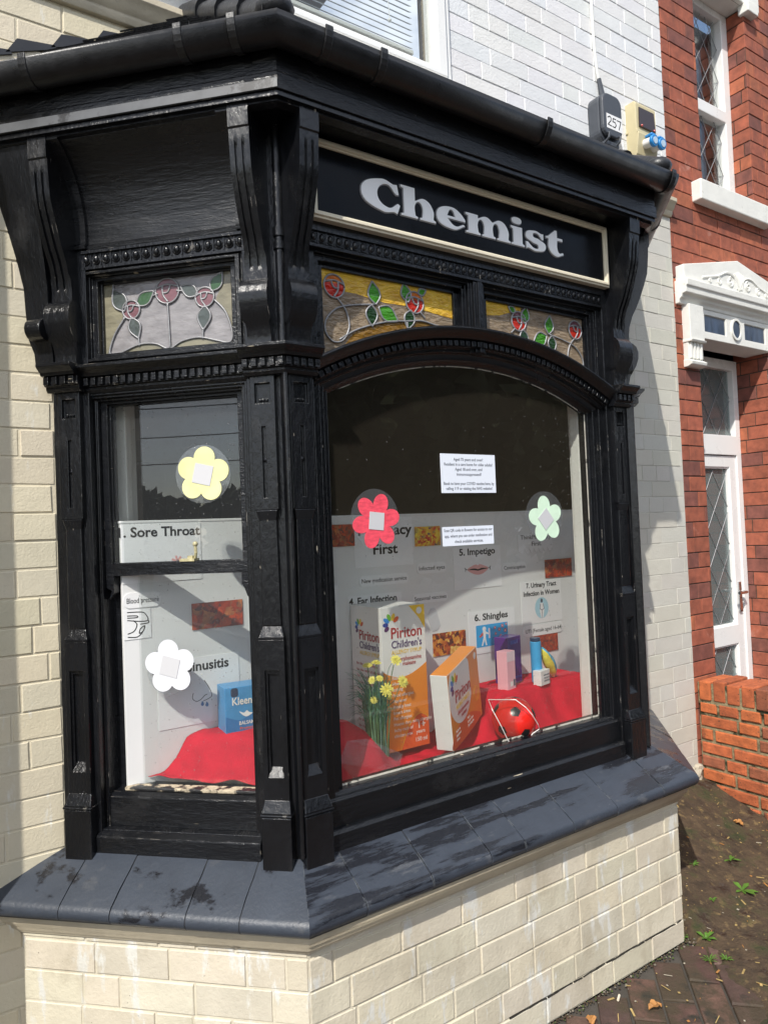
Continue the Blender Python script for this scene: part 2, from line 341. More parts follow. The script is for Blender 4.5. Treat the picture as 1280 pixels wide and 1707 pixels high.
def rrect(x0, x1, z0, z1, r, n=5):
    P = []
    for cx, cz, a in ((x1-r, z0+r, -90), (x1-r, z1-r, 0), (x0+r, z1-r, 90), (x0+r, z0+r, 180)): P += [(cx+r*math.cos(rad(a+90*i/n)), cz+r*math.sin(rad(a+90*i/n))) for i in range(n+1)]
    return P
def bricks(bm, F, x0, x1, z0, z1, holes=(), course=.078, blen=.228, gap=.0042, depth=.006, ch=.0026, o=0., seed=1, tonev=.07, stretch=None, mi=0, mmi=1, mort=.003, edge=None, jit=.0013):
    """bonded brickwork: each brick a chamfered block standing proud of the mortar, all one surface"""
    R = random.Random(seed); row = 0; z = z0
    while z < z1-.004:
        zt = min(z+course, z1); x = x0-R.uniform(0, blen*.9)
        while x < x1:
            l = blen if R.random() < .68 else blen*.5
            pieces = [(max(x, x0), min(x+l, x1), z, zt)]; x += l
            for h in holes:
                nx = []
                for a, b, c, d in pieces:
                    if b <= h[0] or a >= h[1] or d <= h[2]+.001 or c >= h[3]-.001: nx.append((a, b, c, d)); continue
                    if a < h[0]: nx.append((a, h[0], c, d))
                    if b > h[1]: nx.append((h[1], b, c, d))
                    m0, m1 = max(a, h[0]), min(b, h[1])
                    if c < h[2]: nx.append((m0, m1, c, h[2]))
                    if d > h[3]: nx.append((m0, m1, h[3], d))
                pieces = nx
            v = 1+R.uniform(-tonev, tonev); tn = (v*(1+R.uniform(-.02, .02)), v, v*(1+R.uniform(-.03, .03)), 1)
            if edge: tn = edge(R, tn)
            for a, b, c, d in pieces:
                if b-a < .015 or d-c < .012: continue
                g = gap/2; a0, b0, c0, d0 = a+g, b-g, c+g, d-g; oj = o+R.uniform(-jit, jit); j = lambda: R.uniform(-.0012, .0012)
                A = [F.pt(a0, o-depth, c0), F.pt(b0, o-depth, c0), F.pt(b0, o-depth, d0), F.pt(a0, o-depth, d0)]
                k = ch*.35
                Mq = [F.pt(a0+k, oj-ch*.6, c0+k), F.pt(b0-k, oj-ch*.6, c0+k), F.pt(b0-k, oj-ch*.6, d0-k), F.pt(a0+k, oj-ch*.6, d0-k)]
                T = [F.pt(a0+ch+j(), oj, c0+ch+j()), F.pt(b0-ch+j(), oj, c0+ch+j()), F.pt(b0-ch+j(), oj, d0-ch+j()), F.pt(a0+ch+j(), oj, d0-ch+j())]
                quad(bm, T, mi, tn)
                for q in range(4):
                    quad(bm, [A[q], A[(q+1) % 4], Mq[(q+1) % 4], Mq[q]], mi, tn); quad(bm, [Mq[q], Mq[(q+1) % 4], T[(q+1) % 4], T[q]], mi, tn)
        z = zt; row += 1
    xs = sorted({x0, x1, *[min(max(v, x0), x1) for h in holes for v in h[:2]]}); zs = sorted({z0, z1, *[min(max(v, z0), z1) for h in holes for v in h[2:4]]})
    for i in range(len(xs)-1):
        for k in range(len(zs)-1):
            cx, cz = (xs[i]+xs[i+1])/2, (zs[k]+zs[k+1])/2
            if any(h[0] < cx < h[1] and h[2] < cz < h[3] for h in holes): continue
            quad(bm, [F.pt(xs[i], o-mort, zs[k]), F.pt(xs[i+1], o-mort, zs[k]), F.pt(xs[i+1], o-mort, zs[k+1]), F.pt(xs[i], o-mort, zs[k+1])], mmi, (1, 1, 1, 1))

# ------------------------------------------------------------------ ground
bm = B(); quad(bm, [Vector(p) for p in ((-90, -3.2, -.012), (60, -3.2, -.012), (60, 9, -.012), (-90, 9, -.012))])
obj('pavement_bed', bm, mat('concrete_paving', (.055, .048, .040), .9, .2, 6, .003, 60), kind='structure')
bm = B(); quad(bm, [Vector(p) for p in ((-120, -90, -.11), (90, -90, -.11), (90, -3.2, -.11), (-120, -3.2, -.11))])
obj('road', bm, ASPH, kind='structure')
bm = B(); box(bm, FF, -60, 60, 3.2, 3.33, -.11, 0.0); obj('kerb', bm, mat('kerb_stone', (.22, .21, .2), .85, .2, 6, .003, 60), kind='structure', bevel=.01)
bm = B(); R = random.Random(4); PV = Face((0, 0, 0), (H, H, 0), (H, -H, 0), (0, 0, 1))
pw, ph = .215, .105
for i in range(-14, 15):
    for j in range(-26, 27):
        x = i*pw+(j % 2)*pw/2; o = j*ph
        c = PV.pt(x+pw/2, o+ph/2, 0)
        if not (-1.9 < c.x < 3.4 and -2.3 < c.y < .05) or (c.x > 1.62 and c.y > -.30): continue
        if c.y > .02 : continue
        zt = R.uniform(-.004, .003)-.002; v = R.choice((1, 1.35, .75, 1.1, .9)); tn = (v*R.uniform(.95, 1.1), v*R.uniform(.9, 1.02), v*R.uniform(.9, 1.05), 1)
        g = .004; s = [R.uniform(-.0025, .0025) for _ in range(4)]
        ps = [PV.pt(x+g, o+g, 0), PV.pt(x+pw-g, o+g, 0), PV.pt(x+pw-g, o+ph-g, 0), PV.pt(x+g, o+ph-g, 0)]
        lo = [Vector((p.x, p.y, -.03)) for p in ps]; hi0 = [Vector((p.x, p.y, zt-.004)) for p in ps]
        cc = sum(ps, Vector())/4; hi = [Vector((cc.x+(p.x-cc.x)*.95, cc.y+(p.y-cc.y)*.95, zt+s[k])) for k, p in enumerate(ps)]
        quad(bm, hi, 0, tn)
        for k in range(4):
            quad(bm, [hi0[k], hi0[(k+1) % 4], hi[(k+1) % 4], hi[k]], 0, tn); quad(bm, [lo[k], lo[(k+1) % 4], hi0[(k+1) % 4], hi0[k]], 0, tn)
obj('pavement', bm, PAVER, kind='structure', base=(0, 0, 0))
from mathutils import noise as NZ
def ground_z(x, y):
    a = max(0., min(1., (y+.12)/.7)); nb = NZ.noise(Vector((x*5, y*5, 2)))
    e = max(0., min(1., (x-.6*y-1.50+nb*.16)/.14)); f = max(0., min(1., (y+1.05+nb*.2)/.3))
    n = NZ.noise(Vector((x*4, y*4, 0)))*.010+NZ.noise(Vector((x*17, y*17, 3)))*.006+NZ.noise(Vector((x*55, y*55, 8)))*.0035+NZ.noise(Vector((x*120, y*120, 5)))*.0015
    return (.009*f+.22*a**1.3+n)*e-.03*(1-e)-.02*(1-f)
bm = B(); nx, ny = 230, 270; gv = {}
for i in range(nx+1):
    for j in range(ny+1):
        x = 1.2+i*1.40/nx; y = -1.10+j*1.68/ny; gv[i, j] = bm.verts.new((x, y, ground_z(x, y)))
for i in range(nx):
    for j in range(ny): bm.faces.new((gv[i, j], gv[i+1, j], gv[i+1, j+1], gv[i, j+1]))
obj('soil_bank', bm, SOIL, kind='structure', smooth=True, base=(0, 0, 0))

# ------------------------------------------------------------------ the painted house behind the bay
house = empty('terraced_house', (0, D, 0), 'painted brick terraced house with cream lower wall and white upper wall', 'house')
HOLE = [(-.455, 1.945, .45, 2.80)]
bm = B(); bricks(bm, FW, -3.4, 0.8, .0, 3.15, HOLE, seed=11, course=.0786, tonev=.05)
obj('lower_wall', bm, [CREAM, CREAM], house)
bm = B(); bricks(bm, FW, .8, 2.56, .26, 3.15, HOLE, seed=12, course=.0786, gap=.0026, ch=.0014, depth=.004, mort=.0018, tonev=.03)
obj('side_wall', bm, [CREAMR, CREAMR], house)
WIN = (-.32, 1.085, 3.37, 4.75)
bm = B(); bricks(bm, FW, -3.4, 2.56, 3.24, 6.6, [WIN], seed=13, course=.0772, gap=.0034, ch=.002, depth=.005, mort=.003, tonev=.02)
obj('upper_wall', bm, [WHITEW, WHITEW], house)
bm = B(); pr = [(-.03, 3.15), (.012, 3.15), (.02, 3.165), (.02, 3.175), (.034, 3.19), (.036, 3.20), (.05, 3.215), (.05, 3.235), (-.03, 3.242)]
for a, b in ((-3.4, -.035), (2.30, 2.556)): bm = B(); sweep(bm, FW, pr, a, b); obj('string_course', bm, MOULD, house, bevel=.002, smooth='auto')
# rubble footing at the wall foot
bm = B(); R = random.Random(5)
for k in range(46):
    x = R.uniform(2.06, 2.56); z = R.uniform(.16, .27); r = R.uniform(.02, .05)
    q = bmesh.ops.create_icosphere(bm, subdivisions=2, radius=r)
    for v in q['verts']:
        d = 1+.35*NZ.noise(v.co*40+Vector((k, 0, 0))); v.co = Vector((x+v.co.x*d*1.2, D+.012+v.co.y*d*.8, z+v.co.z*d*.8))
obj('footing', bm, mat('pale_rubble', (.40, .36, .28), .9, .3, 20, .004, 70), house, smooth='auto')
# shell behind the walls: floor, back, ceiling and sides of the shop room
bm = B()
for P in (((-3.4, D+.25, .8), (2.57, D+.25, .8), (2.57, 4.6, .8), (-3.4, 4.6, .8)), ((-3.4, 4.6, 0), (2.57, 4.6, 0), (2.57, 4.6, 3.2), (-3.4, 4.6, 3.2)), ((-3.4, D+.2, 3.0), (2.57, D+.2, 3.0), (2.57, 4.6, 3.0), (-3.4, 4.6, 3.0)),
          ((-3.4, D+.1, 0), (-3.4, 4.6, 0), (-3.4, 4.6, 6.6), (-3.4, D+.1, 6.6)), ((2.57, D+.25, 0), (2.57, 4.6, 0), (2.57, 4.6, 3.1), (2.57, D+.25, 3.1)), ((-3.4, 4.6, 3), (2.56, 4.6, 3), (2.56, 4.6, 6.6), (-3.4, 4.6, 6.6)),
          ((-3.4, D+.1, 6.6), (2.56, D+.1, 6.6), (2.56, 4.6, 6.6), (-3.4, 4.6, 6.6))): quad(bm, [Vector(p) for p in P])
# inner leaf of the front wall, pierced by the bay and by the upper window
for X0, X1, Z0, Z1 in ((-3.4, -.455, 0, 3.12), (1.945, 2.56, 0, 3.12), (-.455, 1.945, 2.80, 3.12), (-.455, 1.945, 0, .45), (-3.4, -.32, 3.12, 6.55), (1.085, 2.56, 3.12, 6.55), (-.32, 1.085, 3.12, 3.37), (-.32, 1.085, 4.75, 6.55)):
    box(bm, Face((0, D, 0), (1, 0, 0), (0, 1, 0)), X0, X1, .03, .20, Z0, Z1)
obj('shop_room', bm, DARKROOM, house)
bm = B(); F2 = Face((0, 0, 0), (1, 0, 0), (0, -1, 0))
for k in range(4): box(bm, F2, .2+k*.36, .5+k*.36, -3.2-.25*(k % 2), -2.9, .8, 1.75+.09*(k % 3))
box(bm, F2, -.6, 1.9, -3.6, -3.3, .8, 2.1)
obj('shop_shelving', bm, mat('dark_shelf', (.035, .028, .022), .6, .3, 3), house)
# upper window
wn = obj('window_frame', (lambda b: (nested(b, FW, [(WIN[0]+.004, WIN[1]-.004, WIN[2]+.004, WIN[3], .012), (WIN[0]+.03, WIN[1]-.03, WIN[2]+.03, WIN[3]-.04, .022), (WIN[0]+.075, WIN[1]-.075, WIN[2]+.052, WIN[3]-.08, .010), (WIN[0]+.088, WIN[1]-.088, WIN[2]+.066, WIN[3]-.09, None)], -.05), b)[1])(B()), PVC, house, bevel=.003)
bm = B(); box(bm, FW, WIN[0]+.07, WIN[1]-.07, -.028, -.012, WIN[2]+.05, WIN[3]-.08); obj('window_pane', bm, CLEAR, house)
bm = B(); box(bm, FW, WIN[0]-.02, WIN[1]+.012, -.04, .045, WIN[2]-.035, WIN[2]+.002); obj('window_sill', bm, PVC, house, bevel=.004)
bl = empty('window_blind', (.38, D+.09, 3.5), 'pale grey venetian blind drawn behind the upstairs window', 'blind')
bm = B()
for k in range(46):
    z = 3.545+k*.0255
    for P in ([FW.pt(-.21, -.075, z-.004), FW.pt(.955, -.075, z-.004), FW.pt(.955, -.095, z+.009), FW.pt(-.21, -.095, z+.009)],): 
        prism(bm, P, [p+Vector((0, 0, -.001)) for p in P])
obj('slat', bm, mat('blind_slat', (.50, .52, .54), .45, .03), bl)
bm = B(); box(bm, FW, -.21, .955, -.098, -.072, 3.515, 3.532); obj('bottom_rail', bm, mat('blind_rail', (.55, .55, .52), .5, .05), bl, bevel=.003)
bm = B(); tube(bm, [FW.pt(.83, -.068, 4.7), FW.pt(.832, -.068, 4.2), FW.pt(.826, -.066, 3.8), FW.pt(.835, -.066, 3.62)], .0016, 6); ball(bm, FW.pt(.835, -.066, 3.61), .008); obj('pull_cord', bm, PVC, bl)
# roof of the house, above the frame
bm = B(); prism(bm, [Vector((-3.5, D-.28, 6.5)), Vector((-3.5, 3.0, 8.6)), Vector((-3.5, 3.0, 8.72)), Vector((-3.5, D-.28, 6.6))], [Vector((2.6, D-.28, 6.5)), Vector((2.6, 3.0, 8.6)), Vector((2.6, 3.0, 8.72)), Vector((2.6, D-.28, 6.6))]); obj('roof', bm, ROOFM, house)
# unseen brick pier added on the left to throw the shadow on the wall
pier = empty('shadow_pier', (-1.2, D-.2, 0), 'painted brick pier added out of view left of the bay to shade the wall', 'pier')
bm = B(); PF = Face((-1.02, D, 0), (0, -1, 0), (1, 0, 0)); bricks(bm, PF, .0, .33, 0, 3.05, seed=31); PF2 = Face((-1.46, D-.33, 0), (1, 0, 0), (0, -1, 0)); bricks(bm, PF2, 0, .44, 0, 3.05, seed=32)
obj('shadow_pier_shaft', bm, [CREAM, CREAM], pier)
bm = B(); box(bm, FW, -1.49, -1.005, 0, .345, 3.05, 3.14); obj('shadow_pier_cap', bm, MOULD, pier, bevel=.008)

# ------------------------------------------------------------------ the bay
bay = empty('shop_bay_window', (.7, .3, 0), 'black painted canted shop bay window on a cream brick base', 'bay window')
bm = B()
bricks(bm, FF, 0, BB, 0.0, .519, seed=21, course=.0833, blen=.212, gap=.0045, ch=.003, depth=.007, mort=.0032, tonev=.085)
bricks(bm, FC, 0, .809, 0.0, .519, seed=23, course=.0833, blen=.212, gap=.0045, ch=.003, depth=.007, mort=.0032, tonev=.085)
bricks(bm, FRB, 0, .809, 0.0, .519, seed=24, course=.0833, blen=.212, gap=.0045, ch=.003, depth=.007, mort=.0032, tonev=.085)
obj('brick_base', bm, [CREAMB, CREAMB], bay)
R = random.Random(61); bm = B(); x = .66; pz = .0835   # weathered crack along the lowest bed joint
while x < 1.52:
    l = R.uniform(.012, .05); z2 = .0835+R.uniform(-.003, .003); wd = R.uniform(.0012, .0042)
    plate(bm, FF, [(x, pz-wd/2), (x+l, z2-wd*.4), (x+l, z2+wd*.5), (x, pz+wd/2)], -.003, .0012); x += l+(R.uniform(.0, .02) if R.random() < .3 else 0); pz = z2
obj('joint_crack', bm, mat('crack_dirt', (.02, .017, .012), .95, .3), bay)
bm = B(); around(bm, [(-.06, .516), (.006, .516), (.008, .522), (.018, .532), (.020, .540), (.032, .553), (.036, .562), (.036, .583), (-.06, .583)], base=True)
obj('base_moulding', bm, MOULD, bay, bevel=.0015, smooth='auto')
# sill of big rounded tiles
nose = [(.050+.024*math.cos(rad(a)), .608+.024*math.sin(rad(a))) for a in (62, 40, 15, -10, -35, -60, -80)]
SP = [(-.16, .742), (-.10, .720), (-.03, .682), (.02, .653)]+nose+[(.045, .5835), (-.16, .5835)]
bm = B(); G = .0016
def tiles(F, js, fa, fb, mi=0):
    e = [fa, *js, fb]
    for a, b in zip(e, e[1:]):
        dz = R.uniform(-.0012, .0012); pr = [(o+R.uniform(-.0004, .0004), z+dz) for o, z in SP]
        ga = (lambda o, a=a: a(o)) if callable(a) else (lambda o, a=a: a+G+.0012*math.sin(o*60))
        gb = (lambda o, b=b: b(o)) if callable(b) else (lambda o, b=b: b-G+.0012*math.sin(o*60))
        sweep(bm, F, pr, ga, gb, mi=mi)
R = random.Random(8)
tiles(FC, [.15, .293, .499, .645], mitA, wallE, 1); tiles(FF, [.135, .345, .555, .69, .90, 1.11, 1.36], mitA, mitBB); tiles(FRB, [.2, .42, .63], mitA, wallE)
obj('sill', bm, [SILLM, SILLS], bay, smooth='auto')
bm = B(); around(bm, [(o-.0022 if o > -.1 else o+.002, z-.0022 if z > .56 else z+.002) for o, z in SP], base=True); obj('sill_joint', bm, SILLG, bay)

# pilasters ------------------------------------------------------
BRK = [(2.055, -.055), (2.085, -.056), (2.11, -.050), (2.13, -.038), (2.15, -.027), (2.175, -.019), (2.20, -.018), (2.22, -.024), (2.234, -.036), (2.240, -.047), (2.27, -.048), (2.30, -.044), (2.34, -.032), (2.38, -.012), (2.42, .004), (2.46, .018), (2.50, .030), (2.54, .034), (2.575, .037), (2.60, .038), (2.604, .042), (2.635, .043), (2.672, .043)]
def densify(P, n=3):
    out = []
    for (z0, o0), (z1, o1) in zip(P, P[1:]): out += [(z0+(z1-z0)*k/n, o0+(o1-o0)*k/n) for k in range(n)]
    return out+[P[-1]]
def pilaster(F, xc):
    root = empty('pilaster', F.pt(xc, -.08, .66), parent=bay)
    bm = B(); hw = .041
    pts = lambda w, o, z: [F.pt(xc-w, -.1, z), F.pt(xc-w, o, z), F.pt(xc+w, o, z), F.pt(xc+w, -.1, z)]
    prism(bm, pts(hw, -.048, .63), pts(hw, -.048, .826)); prism(bm, pts(hw+.003, -.045, .827), pts(hw+.003, -.045, .834)); prism(bm, pts(hw+.001, -.048, .834), pts(.035, -.062, .868))
    obj('plinth_block', bm, BLACK, root, bevel=.003)
    bm = B(); w = .0345
    nested(bm, F, [(xc-w, xc+w, .866, 1.285, -.062), (xc-w+.013, xc+w-.013, .925, 1.205, -.069), (xc-w+.019, xc+w-.019, .93, 1.195, -.077)], -.1)
    prism(bm, [F.pt(xc-.0215, -.0765, .925), F.pt(xc-.0215, -.062, .925), F.pt(xc+.0215, -.062, .925), F.pt(xc+.0215, -.0765, .925)], [F.pt(xc-.015, -.078, .95), F.pt(xc-.015, -.0765, .95), F.pt(xc+.015, -.0765, .95), F.pt(xc+.015, -.078, .95)])
    prism(bm, pts(w, -.062, 1.286), pts(w, -.062, 1.292)); prism(bm, pts(w, -.062, 1.292), pts(.026, -.072, 1.32))
    obj('lower_shaft', bm, BLACK, root, bevel=.002)
    bm = B(); prism(bm, pts(.026, -.070, 1.32), pts(.0245, -.068, 1.60)); prism(bm, pts(.0245, -.068, 1.60), pts(.031, -.062, 1.628)); 
    obj('middle_shaft', bm, BLACK, root, bevel=.003)
    bm = B(); w = .034
    xs = [xc-w, xc-.0215, xc-.0125, xc-.0055, xc-.003, xc+.003, xc+.0055, xc+.0125, xc+.0215, xc+w]; zs = [1.628, 1.66, 1.85, 1.912, 1.918, 1.924, 1.966, 1.972, 1.99]
    def O(i, j):
        if j == 1 and 3 <= i <= 5: return -.071
        if 3 <= j <= 5 and 1 <= i <= 7:
            return -.066 if (i in (2, 4, 6) or False) and j == 4 else -.073
        return -.062
    relief(bm, F, xs, zs, O, -.1); ball(bm, (xc, -.071, 1.762), .0075, (1, .8, 1), 10, 6, F=F)
    obj('upper_shaft', bm, BLACK, root, bevel=.0018)
    bm = B(); P = densify(BRK); cols = [-1, -.52, -.50, -.22, -.20, .20, .22, .50, .52, 1]
    V = []
    for z, o in P:
        sc = 2.125 < z < 2.24; w = .031+.003*max(0, (2.3-z)/.3)+(.0065 if sc else 0)-(.0035 if z > 2.3 else 0); fl = 2.275 < z < 2.575
        V.append([bm.verts.new(F.pt(xc+c*w, (o-.007) if (fl and k in (2, 3, 6, 7)) else o, z)) for k, c in enumerate(cols)])
    Wb = [[bm.verts.new(F.pt(xc+s*.031, -.1, z)) for s in (-1, 1)] for z, o in P]
    for a in range(len(P)-1):
        for k in range(len(cols)-1): bm.faces.new((V[a][k], V[a][k+1], V[a+1][k+1], V[a+1][k]))
        bm.faces.new((Wb[a][0], V[a][0], V[a+1][0], Wb[a+1][0])); bm.faces.new((V[a][-1], Wb[a][1], Wb[a+1][1], V[a+1][-1]))
    for e in (0, -1): bm.faces.new([Wb[e][0], *V[e], Wb[e][1]])
    obj('scroll_bracket', bm, BLACK, root, smooth='auto')
    for c in bay.children: pass
PC, PL = .09, .665; PFL, PFR = .072, 1.398
for F, xs in ((FC, (PC, PL)), (FF, (PFL, PFR)), (FR, (PC, PL))):
    for x in xs: pilaster(F, x)
# corner and wall posts behind the pilasters (plan polygons)
def post(name, plan, z0, z1, m=BLACK): 
    bm = B(); prism(bm, [Vector((p.x, p.y, z0)) for p in plan], [Vector((p.x, p.y, z1)) for p in plan]); return obj(name, bm, m, bay, bevel=.003)
o1, o2 = -.08, -.19
for F, s in ((FC, 1), (FR, -1)):
    fx = (lambda x: x) if s == 1 else (lambda x: BX-x)
    k = lambda o: FF.pt(mitA(o) if s == 1 else mitB(o), o, 0)
    post('corner_post', [F.pt(.142, o1, 0), k(o1), FF.pt(fx(.122) if s == 1 else 1.344, o1, 0), FF.pt(fx(.122) if s == 1 else 1.344, o2, 0), k(o2), F.pt(.142, o2, 0)], .69, 2.66)
    post('wall_post', [F.pt(.612, o1, 0), F.pt(.612, o2, 0), F.pt(wallE(o2)-.004, o2, 0), F.pt(wallE(o1)-.004, o1, 0)], .69, 2.66)
    # slim square bead standing in the mitre between two pilasters
    c = FF.pt(mitA(-.062) if s == 1 else mitB(-.062), -.062, 0); q = .013
    d = Vector((-.3827*s, -.9239, 0)); e = Vector((.9239, -.3827*s, 0))
    post('corner_bead', [c+d*q+e*q*.35, c+d*q-e*q*.35, c-e*q-d*q, c+e*q-d*q], .72, 1.99)
    bm = B(); e0 = c-d*.022; cyl(bm, e0+Vector((0, 0, 2.06)), e0+Vector((0, 0, 2.66)), .012, 14); cyl(bm, e0+Vector((0, 0, 2.36)), e0+Vector((0, 0, 2.385)), .016, 14); cyl(bm, e0+Vector((0, 0, 2.325)), e0+Vector((0, 0, 2.345)), .016, 14)
    obj('corner_column', bm, BLACK, bay, smooth='auto')

# capital band with dentils ---------------------------------------
CAP = [(-.10, 1.985), (-.052, 1.985), (-.046, 1.994), (-.046, 2.000), (-.038, 2.002), (-.038, 2.026), (-.024, 2.028), (-.020, 2.036), (-.008, 2.046), (-.004, 2.050), (-.004, 2.058), (-.10, 2.063)]
bm = B()
def band(F, a, b, do=0., dz=0., n=None):
    pr = [(o+do if o > -.1 else o, z+dz) for o, z in CAP]; sweep(bm, F, pr, a, b)
    aa = a(-.03) if callable(a) else a; bb = b(-.03) if callable(b) else b; L = bb-aa; n = n or max(2, round(L/.0235)); st = L/n
    for i in range(n):
        x = aa+st*(i+.5); box(bm, F, x-st*.30, x+st*.30, -.045+do, -.0275+do, 2.0035+dz, 2.0245+dz)
for F in (FC, FR):
    band(F, mitA if F is FC else PC-.05, PC+.046); band(F, PL-.046, lambda o: wallE(o)-.004 if o < -.06 else PL+.058); band(F, PC+.046, PL-.046, -.030, -.004)
band(FF, mitA, PFL+.047); band(FF, PFR-.047, PFR+.050)
obj('dentil_cornice', bm, BLACKH, bay, bevel=.0012)

# frames -----------------------------------------------------------
GA = .74; GR = 1.25; GZ = .835                  # arch of the big window
bm = B(); n = 60; x0, x1 = .118, 1.352; prf = [(1.250, -.150), (1.250, -.128), (1.259, -.122), (1.264, -.112), (1.274, -.110), (1.282, -.106), (1.285, -.094), (1.296, -.092), (1.299, -.080), (1.318, -.078), (1.322, -.062), (1.330, -.056), (1.340, -.040), (1.349, -.036), (1.355, -.040), (1.357, -.150)]
rows = []
for k in range(n+1):
    x = x0+(x1-x0)*k/n; a = math.acos(max(-1, min(1, (x-GA)/1.32))); rows.append([bm.verts.new(FF.pt(GA+r*math.cos(a), o, GZ+r*math.sin(a))) for r, o in prf])
for A, Q in zip(rows, rows[1:]):
    for i in range(len(prf)): bm.faces.new((A[i], A[(i+1) % len(prf)], Q[(i+1) % len(prf)], Q[i]))
for r in (rows[0], rows[-1]): bm.faces.new(r)
nd = 52
for k in range(nd):
    a = math.acos((x0-GA)/1.33)+(math.acos((x1-GA)/1.33)-math.acos((x0-GA)/1.33))*(k+.5)/nd; da = .0062
    P = [(r, t) for r, t in ((1.2995, a-da), (1.2995, a+da), (1.3165, a+da), (1.3165, a-da))]
    prism(bm, [FF.pt(GA+r*math.cos(t), -.080, GZ+r*math.sin(t)) for r, t in P], [FF.pt(GA+r*math.cos(t), -.066, GZ+r*math.sin(t)) for r, t in P])
obj('arched_head', bm, BLACK, bay, bevel=.0012, smooth='auto')
bm = B()
nested(bm, FF, [(.122, 1.346, .735, 2.06, -.098), (.150, 1.322, .838, 2.06, -.110), (.168, 1.302, .838, 2.06, -.122), (.186, 1.286, .838, 2.06, None)], -.165)
obj('front_frame', bm, BLACK, bay, bevel=.0025)
bm = B(); sweep(bm, FF, [(-.165, .680), (-.070, .680), (-.070, .748), (-.080, .757), (-.165, .762)], .12, 1.348); sweep(bm, FF, [(-.165, .752), (-.090, .752), (-.090, .828), (-.112, .846), (-.165, .850)], .124, 1.344)
obj('front_bottom_rail', bm, BLACKH, bay, bevel=.003)
# frieze zone over the arch: two lights, mullion, rails
bm = B(); ARC = 1.355
def arcz(x, r=ARC): return GZ+math.sqrt(r*r-(x-GA)**2)
xs = [.122, .150, .164, .180]
nested(bm, FF, [(.122, .182, 2.05, 2.40, -.095), (.146, .182, 2.06, 2.345, -.105), (.164, .182, 2.06, 2.328, -.120)], -.16)
nested(bm, FF, [(1.290, 1.346, 2.05, 2.40, -.095), (1.290, 1.326, 2.06, 2.345, -.105), (1.290, 1.306, 2.06, 2.328, -.120)], -.16)
nested(bm, FF, [(.665, .807, 2.12, 2.335, -.120), (.688, .786, 2.12, 2.350, -.105), (.703, .771, 2.12, 2.350, -.090), (.716, .758, 2.12, 2.350, -.078), (.728, .746, 2.12, 2.350, -.070)], -.16)
nested(bm, FF, [(.182, 1.290, 2.316, 2.400, -.120), (.182, 1.290, 2.330, 2.400, -.105), (.150, 1.322, 2.345, 2.400, -.092), (.122, 1.346, 2.365, 2.400, -.080)], -.16)
obj('transom_frame', bm, BLACK, bay, bevel=.0018)
def eggs(F, a, b, z, o, st=.030):
    bm = B(); n = round((b-a)/st); st = (b-a)/n
    box(bm, F, a, b, o-.02, o-.006, z-.022, z+.022); box(bm, F, a, b, o-.02, o+.002, z+.018, z+.026); box(bm, F, a, b, o-.02, o-.001, z-.027, z-.020)
    for i in range(n):
        x = a+st*(i+.5); ball(bm, (x, o-.007, z+.001), .010, (.85, .85, 1.25), 10, 7, F=F)
        P = [F.pt(x+.0122*math.cos(t), o-.004, z+.003+.0155*math.sin(t)) for t in [rad(180+q*18) for q in range(11)]]; tube(bm, P, .0021, 5)
        box(bm, F, x+st/2-.0016, x+st/2+.0016, o-.012, o-.003, z-.016, z+.016)
    obj('egg_and_dart_moulding', bm, BLACK, bay, smooth='auto')
eggs(FF, .124, 1.344, 2.381, -.075, .027)
for F in (FC, FR): eggs(F, PC+.04, PL-.04, 2.362, -.078)
bm = B(); box(bm, FF, .11, 1.36, -.14, -.075, 2.404, 2.668); obj('sign_backing', bm, BLACK, bay, bevel=.002)
